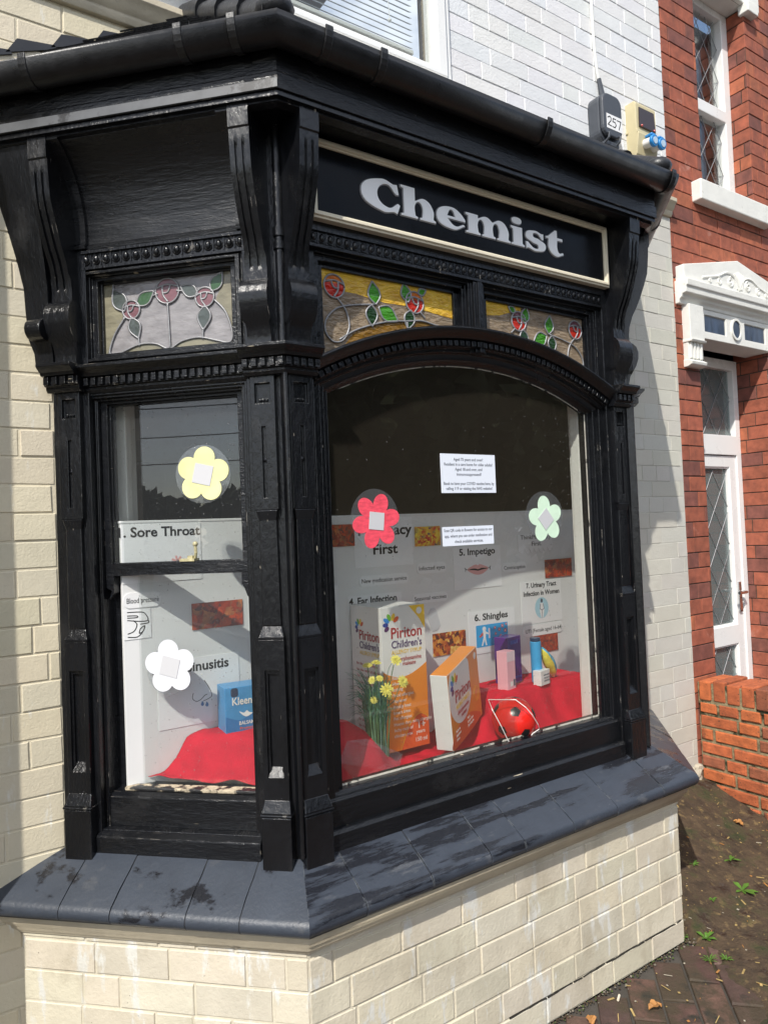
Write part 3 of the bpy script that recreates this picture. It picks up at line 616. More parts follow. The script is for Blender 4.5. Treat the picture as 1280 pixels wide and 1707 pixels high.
# canted sides: cove, leaded light, sash window
for F in (FC, FR):
    a, b = PC+.040, PL-.040
    bm = B(); cv = [(-.094, 2.392), (-.082, 2.392), (-.080, 2.40), (-.086, 2.408), (-.086, 2.44), (-.083, 2.47), (-.077, 2.50), (-.068, 2.53), (-.055, 2.56), (-.037, 2.59), (-.016, 2.615), (.006, 2.635), (.028, 2.648), (.028, 2.668), (-.13, 2.668), (-.13, 2.392)]
    sweep(bm, F, cv, a+.02, b-.02); sweep(bm, F, [(o+.012 if -.12 < o else o, z) for o, z in cv], a-.012, a+.021); sweep(bm, F, [(o+.012 if -.12 < o else o, z) for o, z in cv], b-.021, b+.012)
    obj('cove_panel', bm, mat('black_gloss_cove', (.005, .0055, .007), .24, .3, 14, .0022, 70, (.3, .3, 2.2), spec=.6, flecks=[((.25, .25, .25), 160, (1, 1, 1), .80)]), bay, bevel=.0, smooth='auto')
    bm = B(); nested(bm, F, [(a-.012, b+.012, 2.055, 2.336, -.092), (.150, .630, 2.072, 2.330, -.082), (.163, .616, 2.080, 2.322, -.096), (.170, .609, 2.086, 2.318, -.106), (.186, .592, 2.098, 2.308, -.124), (.190, .588, 2.102, 2.304, None)], -.16)
    obj('leaded_light_frame', bm, BLACKH, bay, bevel=.0018)
    bm = B(); nested(bm, F, [(a-.012, b+.012, .735, 1.985, -.086), (.150, .622, .762, 1.975, -.094), (.160, .612, .762, 1.968, -.108), (.168, .604, .762, 1.962, None)], -.20)
    obj('sash_box', bm, BLACK, bay, bevel=.0022)
    up = empty('upper_sash', F.pt(.386, -.14, 1.46), parent=bay)
    bm = B(); nested(bm, F, [(.168, .604, 1.462, 1.970, -.122), (.186, .584, 1.497, 1.955, -.134), (.190, .580, 1.499, 1.951, None)], -.155)
    for hx in (.180, .592):
        s = 1 if hx < .4 else -1
        plate(bm, F, [(hx-.012, 1.462), (hx-.012, 1.415), (hx-.004*s, 1.395), (hx+.010*s*.5, 1.42), (hx+.012, 1.43), (hx+.012, 1.462)], -.155, -.123)
    obj('sash_frame', bm, BLACKH, up, bevel=.002)
    bm = B(); box(bm, F, .184, .586, -.146, -.142, 1.495, 1.957); obj('sash_pane', bm, HAZEG, up)
    lo = empty('lower_sash', F.pt(.386, -.17, .85), parent=bay)
    bm = B(); nested(bm, F, [(.150, .612, .770, 1.492, -.158), (.152, .570, .858, 1.468, None)], -.19); obj('sash_frame', bm, BLACKH, lo, bevel=.002)
    bm = B(); box(bm, F, .140, .574, -.176, -.172, .855, 1.475); obj('sash_pane', bm, HAZEG, lo)
    bm = B(); sweep(bm, F, [(-.2, .690), (-.068, .690), (-.068, .748), (-.085, .758), (-.2, .768)], .142, .625); sweep(bm, F, [(-.2, .760), (-.112, .760), (-.112, .842), (-.128, .852), (-.2, .858)], .150, .612)
    obj('bottom_rail', bm, BLACKH, bay, bevel=.003)
    bm = B(); box(bm, F, .152, .570, -.165, -.13, .8525, .8625); obj('putty_strip', bm, mat('flaking_putty', (.45, .38, .27), .8, .3, 50, .003, 150, patch=[((.012, .012, .013), 14., (1, 1, 1), .48, .52, .4)]), bay, bevel=.003)
# front pane
P = [(.180, .838)]+[(1.292, .838)]+[(x, GZ+math.sqrt(1.256**2-(x-GA)**2)) for x in [1.292-(1.292-.180)*k/30 for k in range(31)]]
bm = B(); plate(bm, FF, P, -.140, -.135); obj('front_pane', bm, HAZEB, bay)
bm = B(); line2(bm, FF, [(.187, .851), (.5, .851), (.8, .8515), (1.285, .8505)], -.134, .006); line2(bm, FF, [(1.284, .85), (1.284, 1.97)], -.134, .006)
line2(bm, FF, [(GA+1.249*math.cos(t), GZ+1.249*math.sin(t)) for t in [rad(66+48*k/24) for k in range(25)]], -.134, .004)
obj('glazing_putty', bm, mat('pale_putty', (.52, .49, .42), .8, .2, 40, patch=[((.02, .02, .02), 20., (1, 1, 1), .55, .6, .5)]), bay)
# rain drops on the panes: uncountable
def drops(F, reg, o, n, seed):
    R = random.Random(seed); bm = B()
    for _ in range(n):
        while True:
            x, z = R.uniform(*reg[:2]), R.uniform(*reg[2:])
            if F is not FF or z < GZ+math.sqrt(1.24**2-(x-GA)**2): break
        r = R.choice((.0007, .0009, .0011, .0014, .0018)); q = bmesh.ops.create_icosphere(bm, subdivisions=1, radius=r)
        for v in q['verts']: v.co = F.pt(x+v.co.x, o+max(-.0002, v.co.y*.5), z+v.co.z*R.choice((1, 1, 1.5)))
    obj('rain_drops', bm, DROP, bay, kind='stuff', smooth=True)
drops(FF, (.19, 1.28, .86, 2.08), -.1352, 170, 1); drops(FF, (.95, 1.28, .9, 1.95), -.1352, 230, 5); drops(FC, (.188, .58, 1.5, 1.95), -.1418, 330, 2); drops(FC, (.15, .57, .87, 1.45), -.1718, 260, 3)

# eaves, gutter and roof ------------------------------------------
bm = B(); around(bm, [(-.19, 2.660), (.052, 2.660), (.052, 2.672), (-.19, 2.672)]); around(bm, [(.020, 2.646), (.040, 2.653), (.040, 2.661), (.020, 2.661)])
obj('soffit', bm, BLACK, bay)
bm = B(); around(bm, [(.034, 2.672), (.058, 2.673), (.058, 2.716), (.053, 2.719), (.053, 2.805), (.034, 2.805)]); obj('fascia', bm, BLACKH, bay, bevel=.0015)
bm = B(); around(bm, [(.0545, 2.6745), (.0605, 2.6745), (.0605, 2.697), (.0585, 2.6995)], sides='C'); obj('sunlit_strip', bm, mat('sunlit_fascia_grey', (.10, .104, .11), .35, .2, 20, patch=[((.02, .02, .022), 7., (1, 1, 1), .58, .62, .4)]), bay)  # grey strip painted as the sunlit band below the gutter's shadow
gp = [(.092+.044*math.cos(rad(a)), 2.812+.055*math.sin(rad(a))) for a in range(180, 361, 15)]
gp += [(.092+.039*math.cos(rad(a)), 2.814+.050*math.sin(rad(a))) for a in range(360, 179, -15)]
gut = empty('gutter', FF.pt(.7, .14, 2.76), parent=bay)
bm = B(); around(bm, gp); obj('gutter_trough', bm, BLACKG, gut, smooth='auto')
def collar(F, x, w=.022):
    bm = B(); c = [(.092+.0485*math.cos(rad(a)), 2.813+.0595*math.sin(rad(a))) for a in range(172, 369, 14)]; d = [(.092+.043*math.cos(rad(a)), 2.813+.054*math.sin(rad(a))) for a in range(368, 171, -14)]
    sweep(bm, F, c+d, x, x+w); obj('gutter_clip', bm, BLACKG, gut, bevel=.002)
for F, x in ((FC, .05), (FC, .19), (FC, .62), (FF, .075), (FF, .24), (FF, .86), (FF, 1.50), (FR, .3)): collar(F, x)
# hipped roof: eave polygon to wall line
E0 = [FC.pt(wallE(.07), .07, 2.842), FC.pt(mitA(.07), .07, 2.842), FR.pt(mitA(.07), .07, 2.842), FR.pt(wallE(.07), .07, 2.842)]
T0 = [Vector((-.02, D-.004, 3.255)), Vector((1.52, D-.004, 3.255))]
bm = B()
for P in ((E0[0], E0[1], T0[0]), (E0[1], E0[2], T0[1], T0[0]), (E0[2], E0[3], T0[1])): prism(bm, P, [p+Vector((0, 0, -.022)) for p in P])
R = random.Random(3)   # slate courses
def course(Pa, Pb, Ta, Tb, n=6, m=8):
    for k in range(n):
        t0, t1 = k/n, (k+1.25)/n
        if t1 > 1: t1 = 1.
        for j in range(m):
            if R.random() < .02: continue
            u0_, u1_ = j/m+.004, (j+1)/m-.004
            L = lambda u, t: (Pa.lerp(Pb, u)).lerp(Ta.lerp(Tb, u), t)
            nn = (Pb-Pa).cross(Ta-Pa).normalized(); nn = nn if nn.z > 0 else -nn
            q = [L(u0_, t0)+nn*.010, L(u1_, t0)+nn*.010, L(u1_, t1)+nn*.002, L(u0_, t1)+nn*.002]; prism(bm, q, [p-nn*.005 for p in q])
course(E0[0], E0[1], T0[0], T0[0]); course(E0[1], E0[2], T0[0], T0[1], 6, 12); course(E0[2], E0[3], T0[1], T0[1])
obj('roof', bm, ROOFM, bay)
bm = B()
for e, t in ((E0[1], T0[0]), (E0[2], T0[1])):
    for k in range(4):
        a = e.lerp(t, k/4-.03); b = e.lerp(t, (k+1)/4+.02); cyl(bm, a+Vector((0, 0, .012)), b+Vector((0, 0, .002)), .042, 14, 0, .034)
    ball(bm, e+Vector((0, 0, .016)), .05, (1, 1, .7), 12, 8)
obj('hip_tile', bm, ROOFM, bay, smooth='auto')
bm = B()   # stepped flashing dressed up the wall
for k in range(7):
    x = -.78+k*.118; z = 2.86+k*.055
    plate(bm, FW, [(x-.01, z-.02), (x+.125, z+.035), (x+.118, z+.045), (x+.02, z+.030)], -.004, .006)
for k in range(5):
    x = 2.30-k*.118; z = 2.86+k*.055
    plate(bm, FW, [(x+.01, z-.02), (x-.125, z+.035), (x-.118, z+.045), (x-.02, z+.030)], -.004, .006)
obj('stepped_flashing', bm, mat('black_lead', (.016, .017, .022), .42, .2, 12), bay)
for F in (FC, FR):
    bm = B(); sweep(bm, F, [(-.12, 2.062), (-.052, 2.062), (-.050, 2.10), (-.040, 2.14), (-.036, 2.22), (-.034, 2.28), (-.024, 2.35), (-.008, 2.44), (.006, 2.51), (.020, 2.57), (.030, 2.62), (.034, 2.668), (-.12, 2.668)], PL+.036, wallE)
    obj('eaves_cheek', bm, BLACK, bay)
    bm = B(); cyl(bm, F.pt(PL+.040, -.030, 2.160), F.pt(PL+.088, -.030, 2.160), .030, 20); obj('scroll_lobe', bm, BLACK, bay, bevel=.003)
# inside lining of the bay
bm = B(); box(bm, FF, 1.284, 1.345, -.207, -.1665, .80, 2.38); box(bm, FF, 1.300, 1.42, -.228, -.2075, .80, 2.38)
box(bm, FC, .578, .640, -.235, -.205, .80, 2.38); box(bm, FC, .600, .66, -.30, -.2355, .80, 2.38)
obj('inner_post', bm, WHITEP, bay, bevel=.003)
bm = B(); pl = [FC.pt(.70, -.2, 0), FC.pt(.04, -.2, 0), FR.pt(.04, -.2, 0), FR.pt(.70, -.2, 0), Vector((1.94, D+.25, 0)), Vector((-.45, D+.25, 0))]
prism(bm, [Vector((p.x, p.y, .76)) for p in pl], [Vector((p.x, p.y, .80)) for p in pl]); obj('display_floor', bm, BOARD, bay)
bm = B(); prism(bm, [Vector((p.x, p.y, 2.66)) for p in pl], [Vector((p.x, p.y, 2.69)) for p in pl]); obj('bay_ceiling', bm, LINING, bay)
bm = B(); box(bm, FW, -.45, 1.94, -.12, -.06, 2.42, 2.79); obj('glow_bulkhead', bm, LINING, bay)  # pale panel added behind the front lights to make their amber glow

# ------------------------------------------------------------------ shop sign
sg = empty('shop_sign', FF.pt(.74, -.07, 2.42), 'black Chemist fascia sign in ivory frame over the arched window', 'sign')
bm = B(); box(bm, FF, .128, 1.352, -.074, -.058, 2.432, 2.64); obj('sign_panel', bm, SIGNP, sg)
bm = B(); nested(bm, FF, [(.119, 1.362, 2.424, 2.650, -.052), (.126, 1.355, 2.431, 2.643, -.046), (.136, 1.345, 2.441, 2.633, -.052), (.141, 1.340, 2.446, 2.628, None)], -.074); obj('sign_frame', bm, IVORY, sg, bevel=.002)
# fat Clarendon-like letters drawn as outlines, x-height = 1; A = smooth point, V = corner
GL = {
 'C': [[(1.98, 1.36, 'V'), (2.06, .90, 'V'), (1.93, .88, 'V'), (1.38, 1.27, 'A'), (.86, .70, 'A'), (1.45, .17, 'A'), (2.0, .46, 'V'), (2.12, .40, 'V'), (1.96, -.02, 'V'), (1.78, .03, 'V'), (1.15, -.06, 'A'), (.0, .68, 'A'), (1.12, 1.46, 'A'), (1.78, 1.33, 'V')]],
 'h': [[(.0, 1.46, 'V'), (.0, 1.37, 'V'), (.16, 1.32, 'V'), (.16, .13, 'V'), (.0, .08, 'V'), (.0, .0, 'V'), (.96, .0, 'V'), (.96, .08, 'V'), (.82, .13, 'V'), (.82, .66, 'A'), (1.06, .84, 'A'), (1.26, .66, 'A'), (1.26, .13, 'V'), (1.12, .08, 'V'), (1.12, .0, 'V'), (2.06, .0, 'V'), (2.06, .08, 'V'), (1.92, .13, 'V'), (1.92, .60, 'A'), (1.42, 1.04, 'A'), (.82, .84, 'V'), (.82, 1.46, 'V')]],
 'e': [[(1.86, .46, 'V'), (.66, .46, 'V'), (1.18, .13, 'A'), (1.74, .31, 'V'), (1.83, .24, 'V'), (1.02, -.05, 'A'), (.0, .48, 'A'), (1.0, 1.05, 'A'), (1.86, .54, 'A')], [(.66, .58, 'V'), (.96, .93, 'A'), (1.24, .58, 'V')]],
 'm': [[(.0, 1.02, 'V'), (.0, .93, 'V'), (.16, .88, 'V'), (.16, .13, 'V'), (.0, .08, 'V'), (.0, .0, 'V'), (.94, .0, 'V'), (.94, .08, 'V'), (.80, .13, 'V'), (.80, .66, 'A'), (1.02, .83, 'A'), (1.20, .66, 'A'), (1.20, .13, 'V'), (1.08, .08, 'V'), (1.08, .0, 'V'), (1.98, .0, 'V'), (1.98, .08, 'V'), (1.84, .13, 'V'), (1.84, .66, 'A'), (2.06, .83, 'A'), (2.24, .66, 'A'), (2.24, .13, 'V'), (2.12, .08, 'V'), (2.12, .0, 'V'), (3.04, .0, 'V'), (3.04, .08, 'V'), (2.90, .13, 'V'), (2.90, .62, 'A'), (2.42, 1.04, 'A'), (1.80, .84, 'V'), (1.40, 1.04, 'A'), (.80, .85, 'V'), (.80, 1.02, 'V')]],
 'i': [[(.0, 1.0, 'V'), (.0, .91, 'V'), (.16, .86, 'V'), (.16, .13, 'V'), (.0, .08, 'V'), (.0, .0, 'V'), (.98, .0, 'V'), (.98, .08, 'V'), (.82, .13, 'V'), (.82, 1.0, 'V')], [(.08, 1.33, 'A'), (.44, 1.15, 'A'), (.80, 1.33, 'A'), (.44, 1.51, 'A')]],
 's': [[(1.44, .98, 'V'), (1.44, .66, 'V'), (1.32, .66, 'V'), (.92, .93, 'A'), (.58, .80, 'A'), (1.10, .62, 'A'), (1.62, .30, 'A'), (.90, -.05, 'A'), (.22, .05, 'V'), (.06, .0, 'V'), (.04, .36, 'V'), (.16, .36, 'V'), (.72, .07, 'A'), (1.04, .20, 'A'), (.52, .40, 'A'), (.02, .72, 'A'), (.72, 1.05, 'A'), (1.28, .96, 'V')]],
 't': [[(.18, 1.0, 'V'), (.0, .95, 'V'), (.0, .86, 'V'), (.20, .86, 'V'), (.20, .32, 'A'), (.72, -.05, 'A'), (1.34, .12, 'V'), (1.28, .22, 'V'), (.98, .16, 'A'), (.86, .34, 'A'), (.86, .86, 'V'), (1.28, .86, 'V'), (1.28, 1.0, 'V'), (.86, 1.0, 'V'), (.86, 1.40, 'V'), (.72, 1.40, 'V')]],
}
def glyph(ch, x, o, z, wd, hx, ext, off=0.):
    cu = bpy.data.curves.new('g', 'CURVE'); cu.dimensions = '2D'; cu.fill_mode = 'BOTH'; cu.extrude = ext/2/hx; cu.offset = off; cu.resolution_u = 8
    for ctr in GL[ch]:
        sp = cu.splines.new('BEZIER'); sp.bezier_points.add(len(ctr)-1); sp.use_cyclic_u = True
        for p, (a, b, t) in zip(sp.bezier_points, ctr):
            p.co = (a, b, 0); p.handle_left_type = p.handle_right_type = 'AUTO' if t == 'A' else 'VECTOR'
    t = bpy.data.objects.new('g', cu); COL.objects.link(t); dg = bpy.context.evaluated_depsgraph_get(); me = bpy.data.meshes.new_from_object(t.evaluated_get(dg))
    COL.objects.unlink(t); bpy.data.objects.remove(t); bpy.data.curves.remove(cu)
    mx = max(p[0] for c in GL[ch] for p in c); bm = B()
    vs = [bm.verts.new(FF.pt(x+v.co.x/mx*wd, o+ext/2+v.co.z*hx, z+v.co.y*hx)) for v in me.vertices]
    for p in me.polygons: bm.faces.new([vs[i] for i in p.vertices])
    bpy.data.meshes.remove(me); return bm
ZL = 2.495
for ch, a, b in (('C', .285, .420), ('h', .425, .553), ('e', .558, .672), ('m', .676, .866), ('i', .872, .932), ('s', .938, 1.034), ('t', 1.038, 1.122)):
    obj('letter', glyph(ch, a, -.0605, ZL, b-a, .0625, .0072), LETTER, sg)
    obj('letter_edge', glyph(ch, a-.0015, -.0612, ZL-.001, b-a+.001, .0625, .0055, .035), LETTERS, sg)

# ------------------------------------------------------------------ stained glass
def amber(n, c, refl=.9, hz=.22, k=1.1, bp=.006): return glass_mat(n, c, bump=bp, bscale=46., haze=hz, hcol=tuple(min(1, v*k) for v in c), transl=.35, rough=.08, refl=refl)
SGC = [amber('dull_amber_glass', (.44, .41, .30), hz=.42, bp=.0018), amber('pale_ripple_glass', (.52, .50, .51), hz=.42, bp=.0018), amber('red_glass_b', (.40, .05, .05), hz=.42, bp=.0018), amber('green_glass_b', (.10, .22, .10), hz=.42, bp=.0018), amber('grey_green_glass', (.17, .20, .19), hz=.42, bp=.0018), amber('orange_glass_b', (.6, .2, .05)), amber('mauve_glass_b', (.40, .20, .23), hz=.42, bp=.0018)]  # cant copies toned duller, imitating glass backed by a dark inside
SGM = [amber('lit_amber_glass', (.95, .53, .06), hz=.6, k=1.15), amber('clear_ripple_glass', (.60, .48, .34), hz=.3), amber('red_glass', (.80, .05, .02), hz=.35, k=1.1), amber('green_glass', (.12, .50, .04), hz=.35), amber('dark_green_glass', (.05, .16, .05)), amber('orange_glass', (.95, .30, .03), hz=.4), amber('mauve_glass', (.45, .20, .24)), amber('brown_amber_glass', (.45, .25, .04), hz=.35)]  # front copies toned brighter, imitating light glowing through
def leadline(bm, F, pts, o, r=.0030):
    tube(bm, [F.pt(x, o, z) for x, z in pts], r, 6)
def smoothp(ps, n=6, closed=False):
    P = [Vector((a, b, 0)) for a, b in ps]; out = []; m = len(P)
    for i in range(m if closed else m-1):
        p0, p1, p2, p3 = (P[(i-1) % m] if closed or i else P[0]), P[i], P[(i+1) % m], (P[(i+2) % m] if closed or i+2 < m else P[-1])
        for k in range(n):
            t = k/n; q = .5*((2*p1)+(-p0+p2)*t+(2*p0-5*p1+4*p2-p3)*t*t+(-p0+3*p1-3*p2+p3)*t**3); out.append((q.x, q.y))
    if not closed: out.append((P[-1].x, P[-1].y))
    return out
def stained(F, poly, o, shapes, leads, name='leaded_pane', basemi=1, extra=()):
    root = empty(name, F.pt(sum(p[0] for p in poly)/len(poly), o, min(p[1] for p in poly)), parent=bay)
    bm = B(); plate(bm, F, poly, o-.002, o+.002, basemi)
    for k, (mi, ps) in enumerate(extra): plate(bm, F, ps, o+.0021, o+.0029+.0001*k, mi)
    for k, (mi, ps) in enumerate(shapes): plate(bm, F, ps, o+.0035, o+.0044+.0002*k, mi)
    obj('glass', bm, SGM if F is FF else SGC, root)
    bm = B()
    for ps in leads: leadline(bm, F, ps, o+.005)
    obj('lead_line', bm, LEAD, root, smooth=True)
def rose(cx, cz, r, rz=None, c1=5, c2=2):
    rz = rz or r*1.05
    top = [(cx+r*math.cos(rad(a)), cz+rz*math.sin(rad(a))) for a in range(15, 166, 15)]
    bot = [(cx+r*math.cos(rad(a)), cz+rz*math.sin(rad(a))) for a in range(165, 376, 15)]
    sh = [(c1, top), (c2, bot)]
    ld = [circ(cx, cz, r, rz, 28)+[(cx+r, cz)], smoothp([(cx-r*.96, cz+rz*.26), (cx, cz+rz*.5), (cx+r*.96, cz+rz*.26)]), smoothp([(cx-r*.3, cz+rz*.45), (cx-r*.05, cz-rz*.1), (cx+r*.45, cz-rz*.15)]), smoothp([(cx+r*.4, cz+rz*.45), (cx+r*.35, cz-rz*.3), (cx-r*.05, cz-rz*.9)])]
    return sh, ld
def leafs(p, q, wd, mi):
    dx, dz = q[0]-p[0], q[1]-p[1]; nx, nz = -dz*wd, dx*wd
    L = smoothp([p, (p[0]+dx*.3+nx*.8, p[1]+dz*.3+nz*.8), (p[0]+dx*.6+nx*.8, p[1]+dz*.6+nz*.8), q]); Rr = smoothp([q, (p[0]+dx*.6-nx*.8, p[1]+dz*.6-nz*.8), (p[0]+dx*.3-nx*.8, p[1]+dz*.3-nz*.8), p])
    return (mi, L[:-1]+Rr[:-1]), L+Rr
def transom(X, flip):
    f = (lambda x: x) if not flip else (lambda x: 2*.7375-x)
    x0, x1 = sorted((f(.180), f(.668))); N = 16
    poly = [(x0+(x1-x0)*k/N, arcz(x0+(x1-x0)*k/N, 1.354)) for k in range(N+1)]+[(x1, 2.330), (x0, 2.330)]
    sh, ld = [], []
    for cx, cz, r, c1, c2 in ((.226, 2.272, .034, 5, 2), (.514, 2.266, .034, 5, 2)):
        a, b = rose(f(cx), cz, r, .034, c1 if not flip else 6, c2); sh += a; ld += b
    for p, q, mi in (((.368, 2.238), (.358, 2.308), 3), ((.352, 2.236), (.352, 2.170), 4), ((.378, 2.232), (.448, 2.198), 3), ((.488, 2.262), (.474, 2.322), 3), ((.528, 2.296), (.560, 2.312), 3), ((.498, 2.240), (.484, 2.178), 4)):
        s, l = leafs((f(p[0]), p[1]), (f(q[0]), q[1]), .34, mi); sh.append(s); ld.append(l)
    mir = lambda ps: [(f(a), b) for a, b in ps]
    ld += [mir(smoothp(ps)) for ps in ([(.235, 2.238), (.262, 2.206), (.272, 2.160), (.250, 2.118), (.216, 2.110), (.192, 2.135), (.196, 2.172), (.232, 2.208), (.290, 2.226), (.362, 2.238)], [(.238, 2.118), (.30, 2.155), (.40, 2.190), (.486, 2.204), (.54, 2.212), (.60, 2.204), (.668, 2.196)], [(.484, 2.178), (.482, 2.200)], [(.535, 2.238), (.552, 2.222)])]
    q = mir([(.248, arcz(.248, 1.355)), (.30, 2.155), (.40, 2.190), (.486, 2.204), (.55, 2.211), (.60, 2.2045), (.60, arcz(.6, 1.355)), (.45, arcz(.45, 1.355)), (.34, arcz(.34, 1.355))])
    up = mir([(.182, 2.262), (.30, 2.262), (.40, 2.250), (.5, 2.252), (.668, 2.236), (.668, 2.329), (.182, 2.329)])  # amber zone painted in for the light glowing through the upper pane
    if flip: up = mir([(.50, 2.300), (.56, 2.290), (.60, 2.276), (.668, 2.268), (.668, 2.329), (.50, 2.329)])
    stained(FF, poly, -.132, sh, ld, basemi=1, extra=[(7, q), (0, up)])
transom(0, False); transom(0, True)
for F in (FC, FR):
    poly = rect(.186, .592, 2.099, 2.308); sh, ld = [], []
    U = lambda x: .592-x*.406   # 0..1 across from the left as seen from outside
    for x, z, r in ((.22, 2.225, .027), (.50, 2.268, .036), (.78, 2.238, .028)):
        a, b = rose(U(x), z, r, r, 6, 6); sh += a; ld += b
    for p, q, mi in (((.17, 2.222), (.085, 2.292), 4), ((.26, 2.236), (.40, 2.272), 3), ((.73, 2.246), (.60, 2.278), 4), ((.83, 2.252), (.915, 2.304), 3), ((.22, 2.202), (.27, 2.140), 4), ((.78, 2.214), (.76, 2.145), 4)):
        s, l = leafs((U(p[0]), p[1]), (U(q[0]), q[1]), .31, mi); sh.append(s); ld.append(l)
    cv = lambda ps: [(U(a), b) for a, b in smoothp(ps)]
    ld += [cv([(.50, 2.232), (.505, 2.17), (.51, 2.102)]), cv([(.27, 2.145), (.275, 2.118)]), cv([(.76, 2.152), (.755, 2.120)]), cv([(.17, 2.205), (.09, 2.16), (.045, 2.115), (.06, 2.100), (.12, 2.102), (.27, 2.122), (.40, 2.120), (.50, 2.102), (.60, 2.120), (.73, 2.126), (.86, 2.112), (.95, 2.104), (.975, 2.13), (.93, 2.19), (.85, 2.228)]), cv([(.38, 2.258), (.43, 2.262)]), cv([(.57, 2.266), (.62, 2.262)]), cv([(.09, 2.285), (.085, 2.305)]), cv([(.90, 2.298), (.905, 2.307)])]
    ex = [(0, [(U(a), b) for a, b in smoothp([(.0, 2.307), (.085, 2.307), (.09, 2.26), (.15, 2.21), (.08, 2.15), (.04, 2.115), (.0, 2.10)])]), (0, [(U(a), b) for a, b in smoothp([(1., 2.307), (.905, 2.307), (.91, 2.27), (.86, 2.226), (.93, 2.19), (.975, 2.13), (1., 2.12)])]), (0, [(U(a), b) for a, b in smoothp([(.12, 2.101), (.27, 2.122), (.40, 2.120), (.49, 2.101)])]), (0, [(U(a), b) for a, b in smoothp([(.52, 2.101), (.60, 2.120), (.73, 2.126), (.86, 2.112), (.92, 2.101)])])]
    stained(F, poly, -.136, sh, ld, basemi=1, extra=ex)

# ------------------------------------------------------------------ red brick house next door
rh = empty('red_brick_house', (3.6, D, 0), 'red brick house next door with white door surround and leaded windows', 'house')
RD = (2.765, 3.48, 0., 2.69); RW = (2.885, 3.41, 3.40, 4.62)
def redtone(R, t):
    k = R.random()
    if k < .16: return (t[0]*.62, t[1]*.75, t[2]*1.0, 1)
    if k < .3: return (t[0]*1.18, t[1]*1.25, t[2]*1.1, 1)
    return t
bm = B(); bricks(bm, FW, 2.56, 6.2, 0, 6.6, [RD, RW], course=.081, blen=.233, seed=41, tonev=.09, gap=.005, depth=.007, ch=.0022, mort=.0045, edge=redtone)
for X, z0, z1, dp in ((3.48, 0, 2.69, .22), (3.41, 3.40, 4.62, .14)): bricks(bm, Face((X, D, 0), (0, 1, 0), (-1, 0, 0)), 0, dp, z0, z1, course=.081, blen=.22, seed=43, tonev=.09, gap=.005, depth=.007, ch=.0022, mort=.0045, edge=redtone)
for X, z0, z1, dp in ((2.765, 0, 2.69, .22), (2.885, 3.40, 4.62, .14)): bricks(bm, Face((X, D, 0), (0, 1, 0), (1, 0, 0)), 0, dp, z0, z1, course=.081, blen=.22, seed=44, tonev=.09, gap=.005, depth=.007, ch=.0022, mort=.0045, edge=redtone)
for P in (((2.6, D+.24, 0), (6.2, D+.24, 0), (6.2, D+.24, 6.6), (2.6, D+.24, 6.6)),): pass
obj('brick_wall', bm, [REDB, MORTD], rh)
bm = B()
for P in (((6.2, D, 0), (6.2, 4.6, 0), (6.2, 4.6, 6.6), (6.2, D, 6.6)), ((3.25, 4.6, 0), (6.2, 4.6, 0), (6.2, 4.6, 6.6), (3.25, 4.6, 6.6)), ((2.6, D+.4, 3.1), (6.2, D+.4, 3.1), (6.2, 4.6, 3.1), (2.6, 4.6, 3.1)), ((2.6, 2.4, 0), (6.2, 2.4, 0), (6.2, 2.4, 6.6), (2.6, 2.4, 6.6))): quad(bm, [Vector(p) for p in P])
obj('room_shell', bm, mat('pale_room', (.22, .24, .25), .8, .1, 3), rh)
bm = B(); prism(bm, [Vector((2.6, D-.28, 6.5)), Vector((2.6, 3.0, 8.6)), Vector((2.6, 3.0, 8.72)), Vector((2.6, D-.28, 6.6))], [Vector((6.3, D-.28, 6.5)), Vector((6.3, 3.0, 8.6)), Vector((6.3, 3.0, 8.72)), Vector((6.3, D-.28, 6.6))]); obj('roof', bm, ROOFM, rh)
def lattice(bm, F, x0, x1, z0, z1, dx, dz, o, r=.0022):
    k = dz/dx
    for s in (1, -1):
        c = -12.
        n = int((x1-x0)/dx+(z1-z0)/dz)+4
        for i in range(-n, n+1):
            pts = []
            zb = z0+i*dz
            for x in (x0, x1):
                z = zb+s*k*(x-x0); 
                if z0 <= z <= z1: pts.append((x, z))
            for z in (z0, z1):
                x = x0+(z-zb)/(s*k)
                if x0 < x < x1: pts.append((x, z))
            if len(pts) >= 2 and abs(pts[0][0]-pts[1][0]) > .004: tube(bm, [F.pt(pts[0][0], o, pts[0][1]), F.pt(pts[1][0], o, pts[1][1])], r, 5)
# upstairs window
uw = empty('leaded_window', FW.pt(3.15, -.13, 3.4), parent=rh)
bm = B(); nested(bm, FW, [(2.885, 3.41, 3.40, 4.62, -.105), (2.935, 3.345, 3.435, 3.945, None), (2.935, 3.345, 4.015, 4.58, None)], -.17); obj('window_frame', bm, PVC, uw, bevel=.004)
bm = B(); box(bm, FW, 2.93, 3.35, -.150, -.142, 3.43, 4.585); obj('pane', bm, CLEAR, uw)
bm = B(); lattice(bm, FW, 2.935, 3.345, 3.435, 3.945, .136, .20, -.139); lattice(bm, FW, 2.935, 3.345, 4.015, 4.58, .136, .20, -.139); obj('leading', bm, LEAD, uw)
bm = B(); 
for k in range(9): tube(bm, [FW.pt(2.95+k*.022, -.26-.012*(k % 2), 3.42), FW.pt(2.95+k*.022, -.26-.012*(k % 2), 4.6)], .016, 8)
obj('curtain', bm, mat('blue_curtain', (.16, .25, .42), .8, .1, 5), uw)
bm = B(); box(bm, FW, 2.775, 3.52, -.10, .055, 3.285, 3.398); obj('window_sill', bm, STONE, uw, bevel=.006)
bm = B(); box(bm, FW, 2.74, 3.56, -.16, .02, 4.622, 4.85); box(bm, FW, 3.385, 3.50, -.02, .045, 4.565, 4.63); obj('lintel', bm, STONE, uw, bevel=.005)
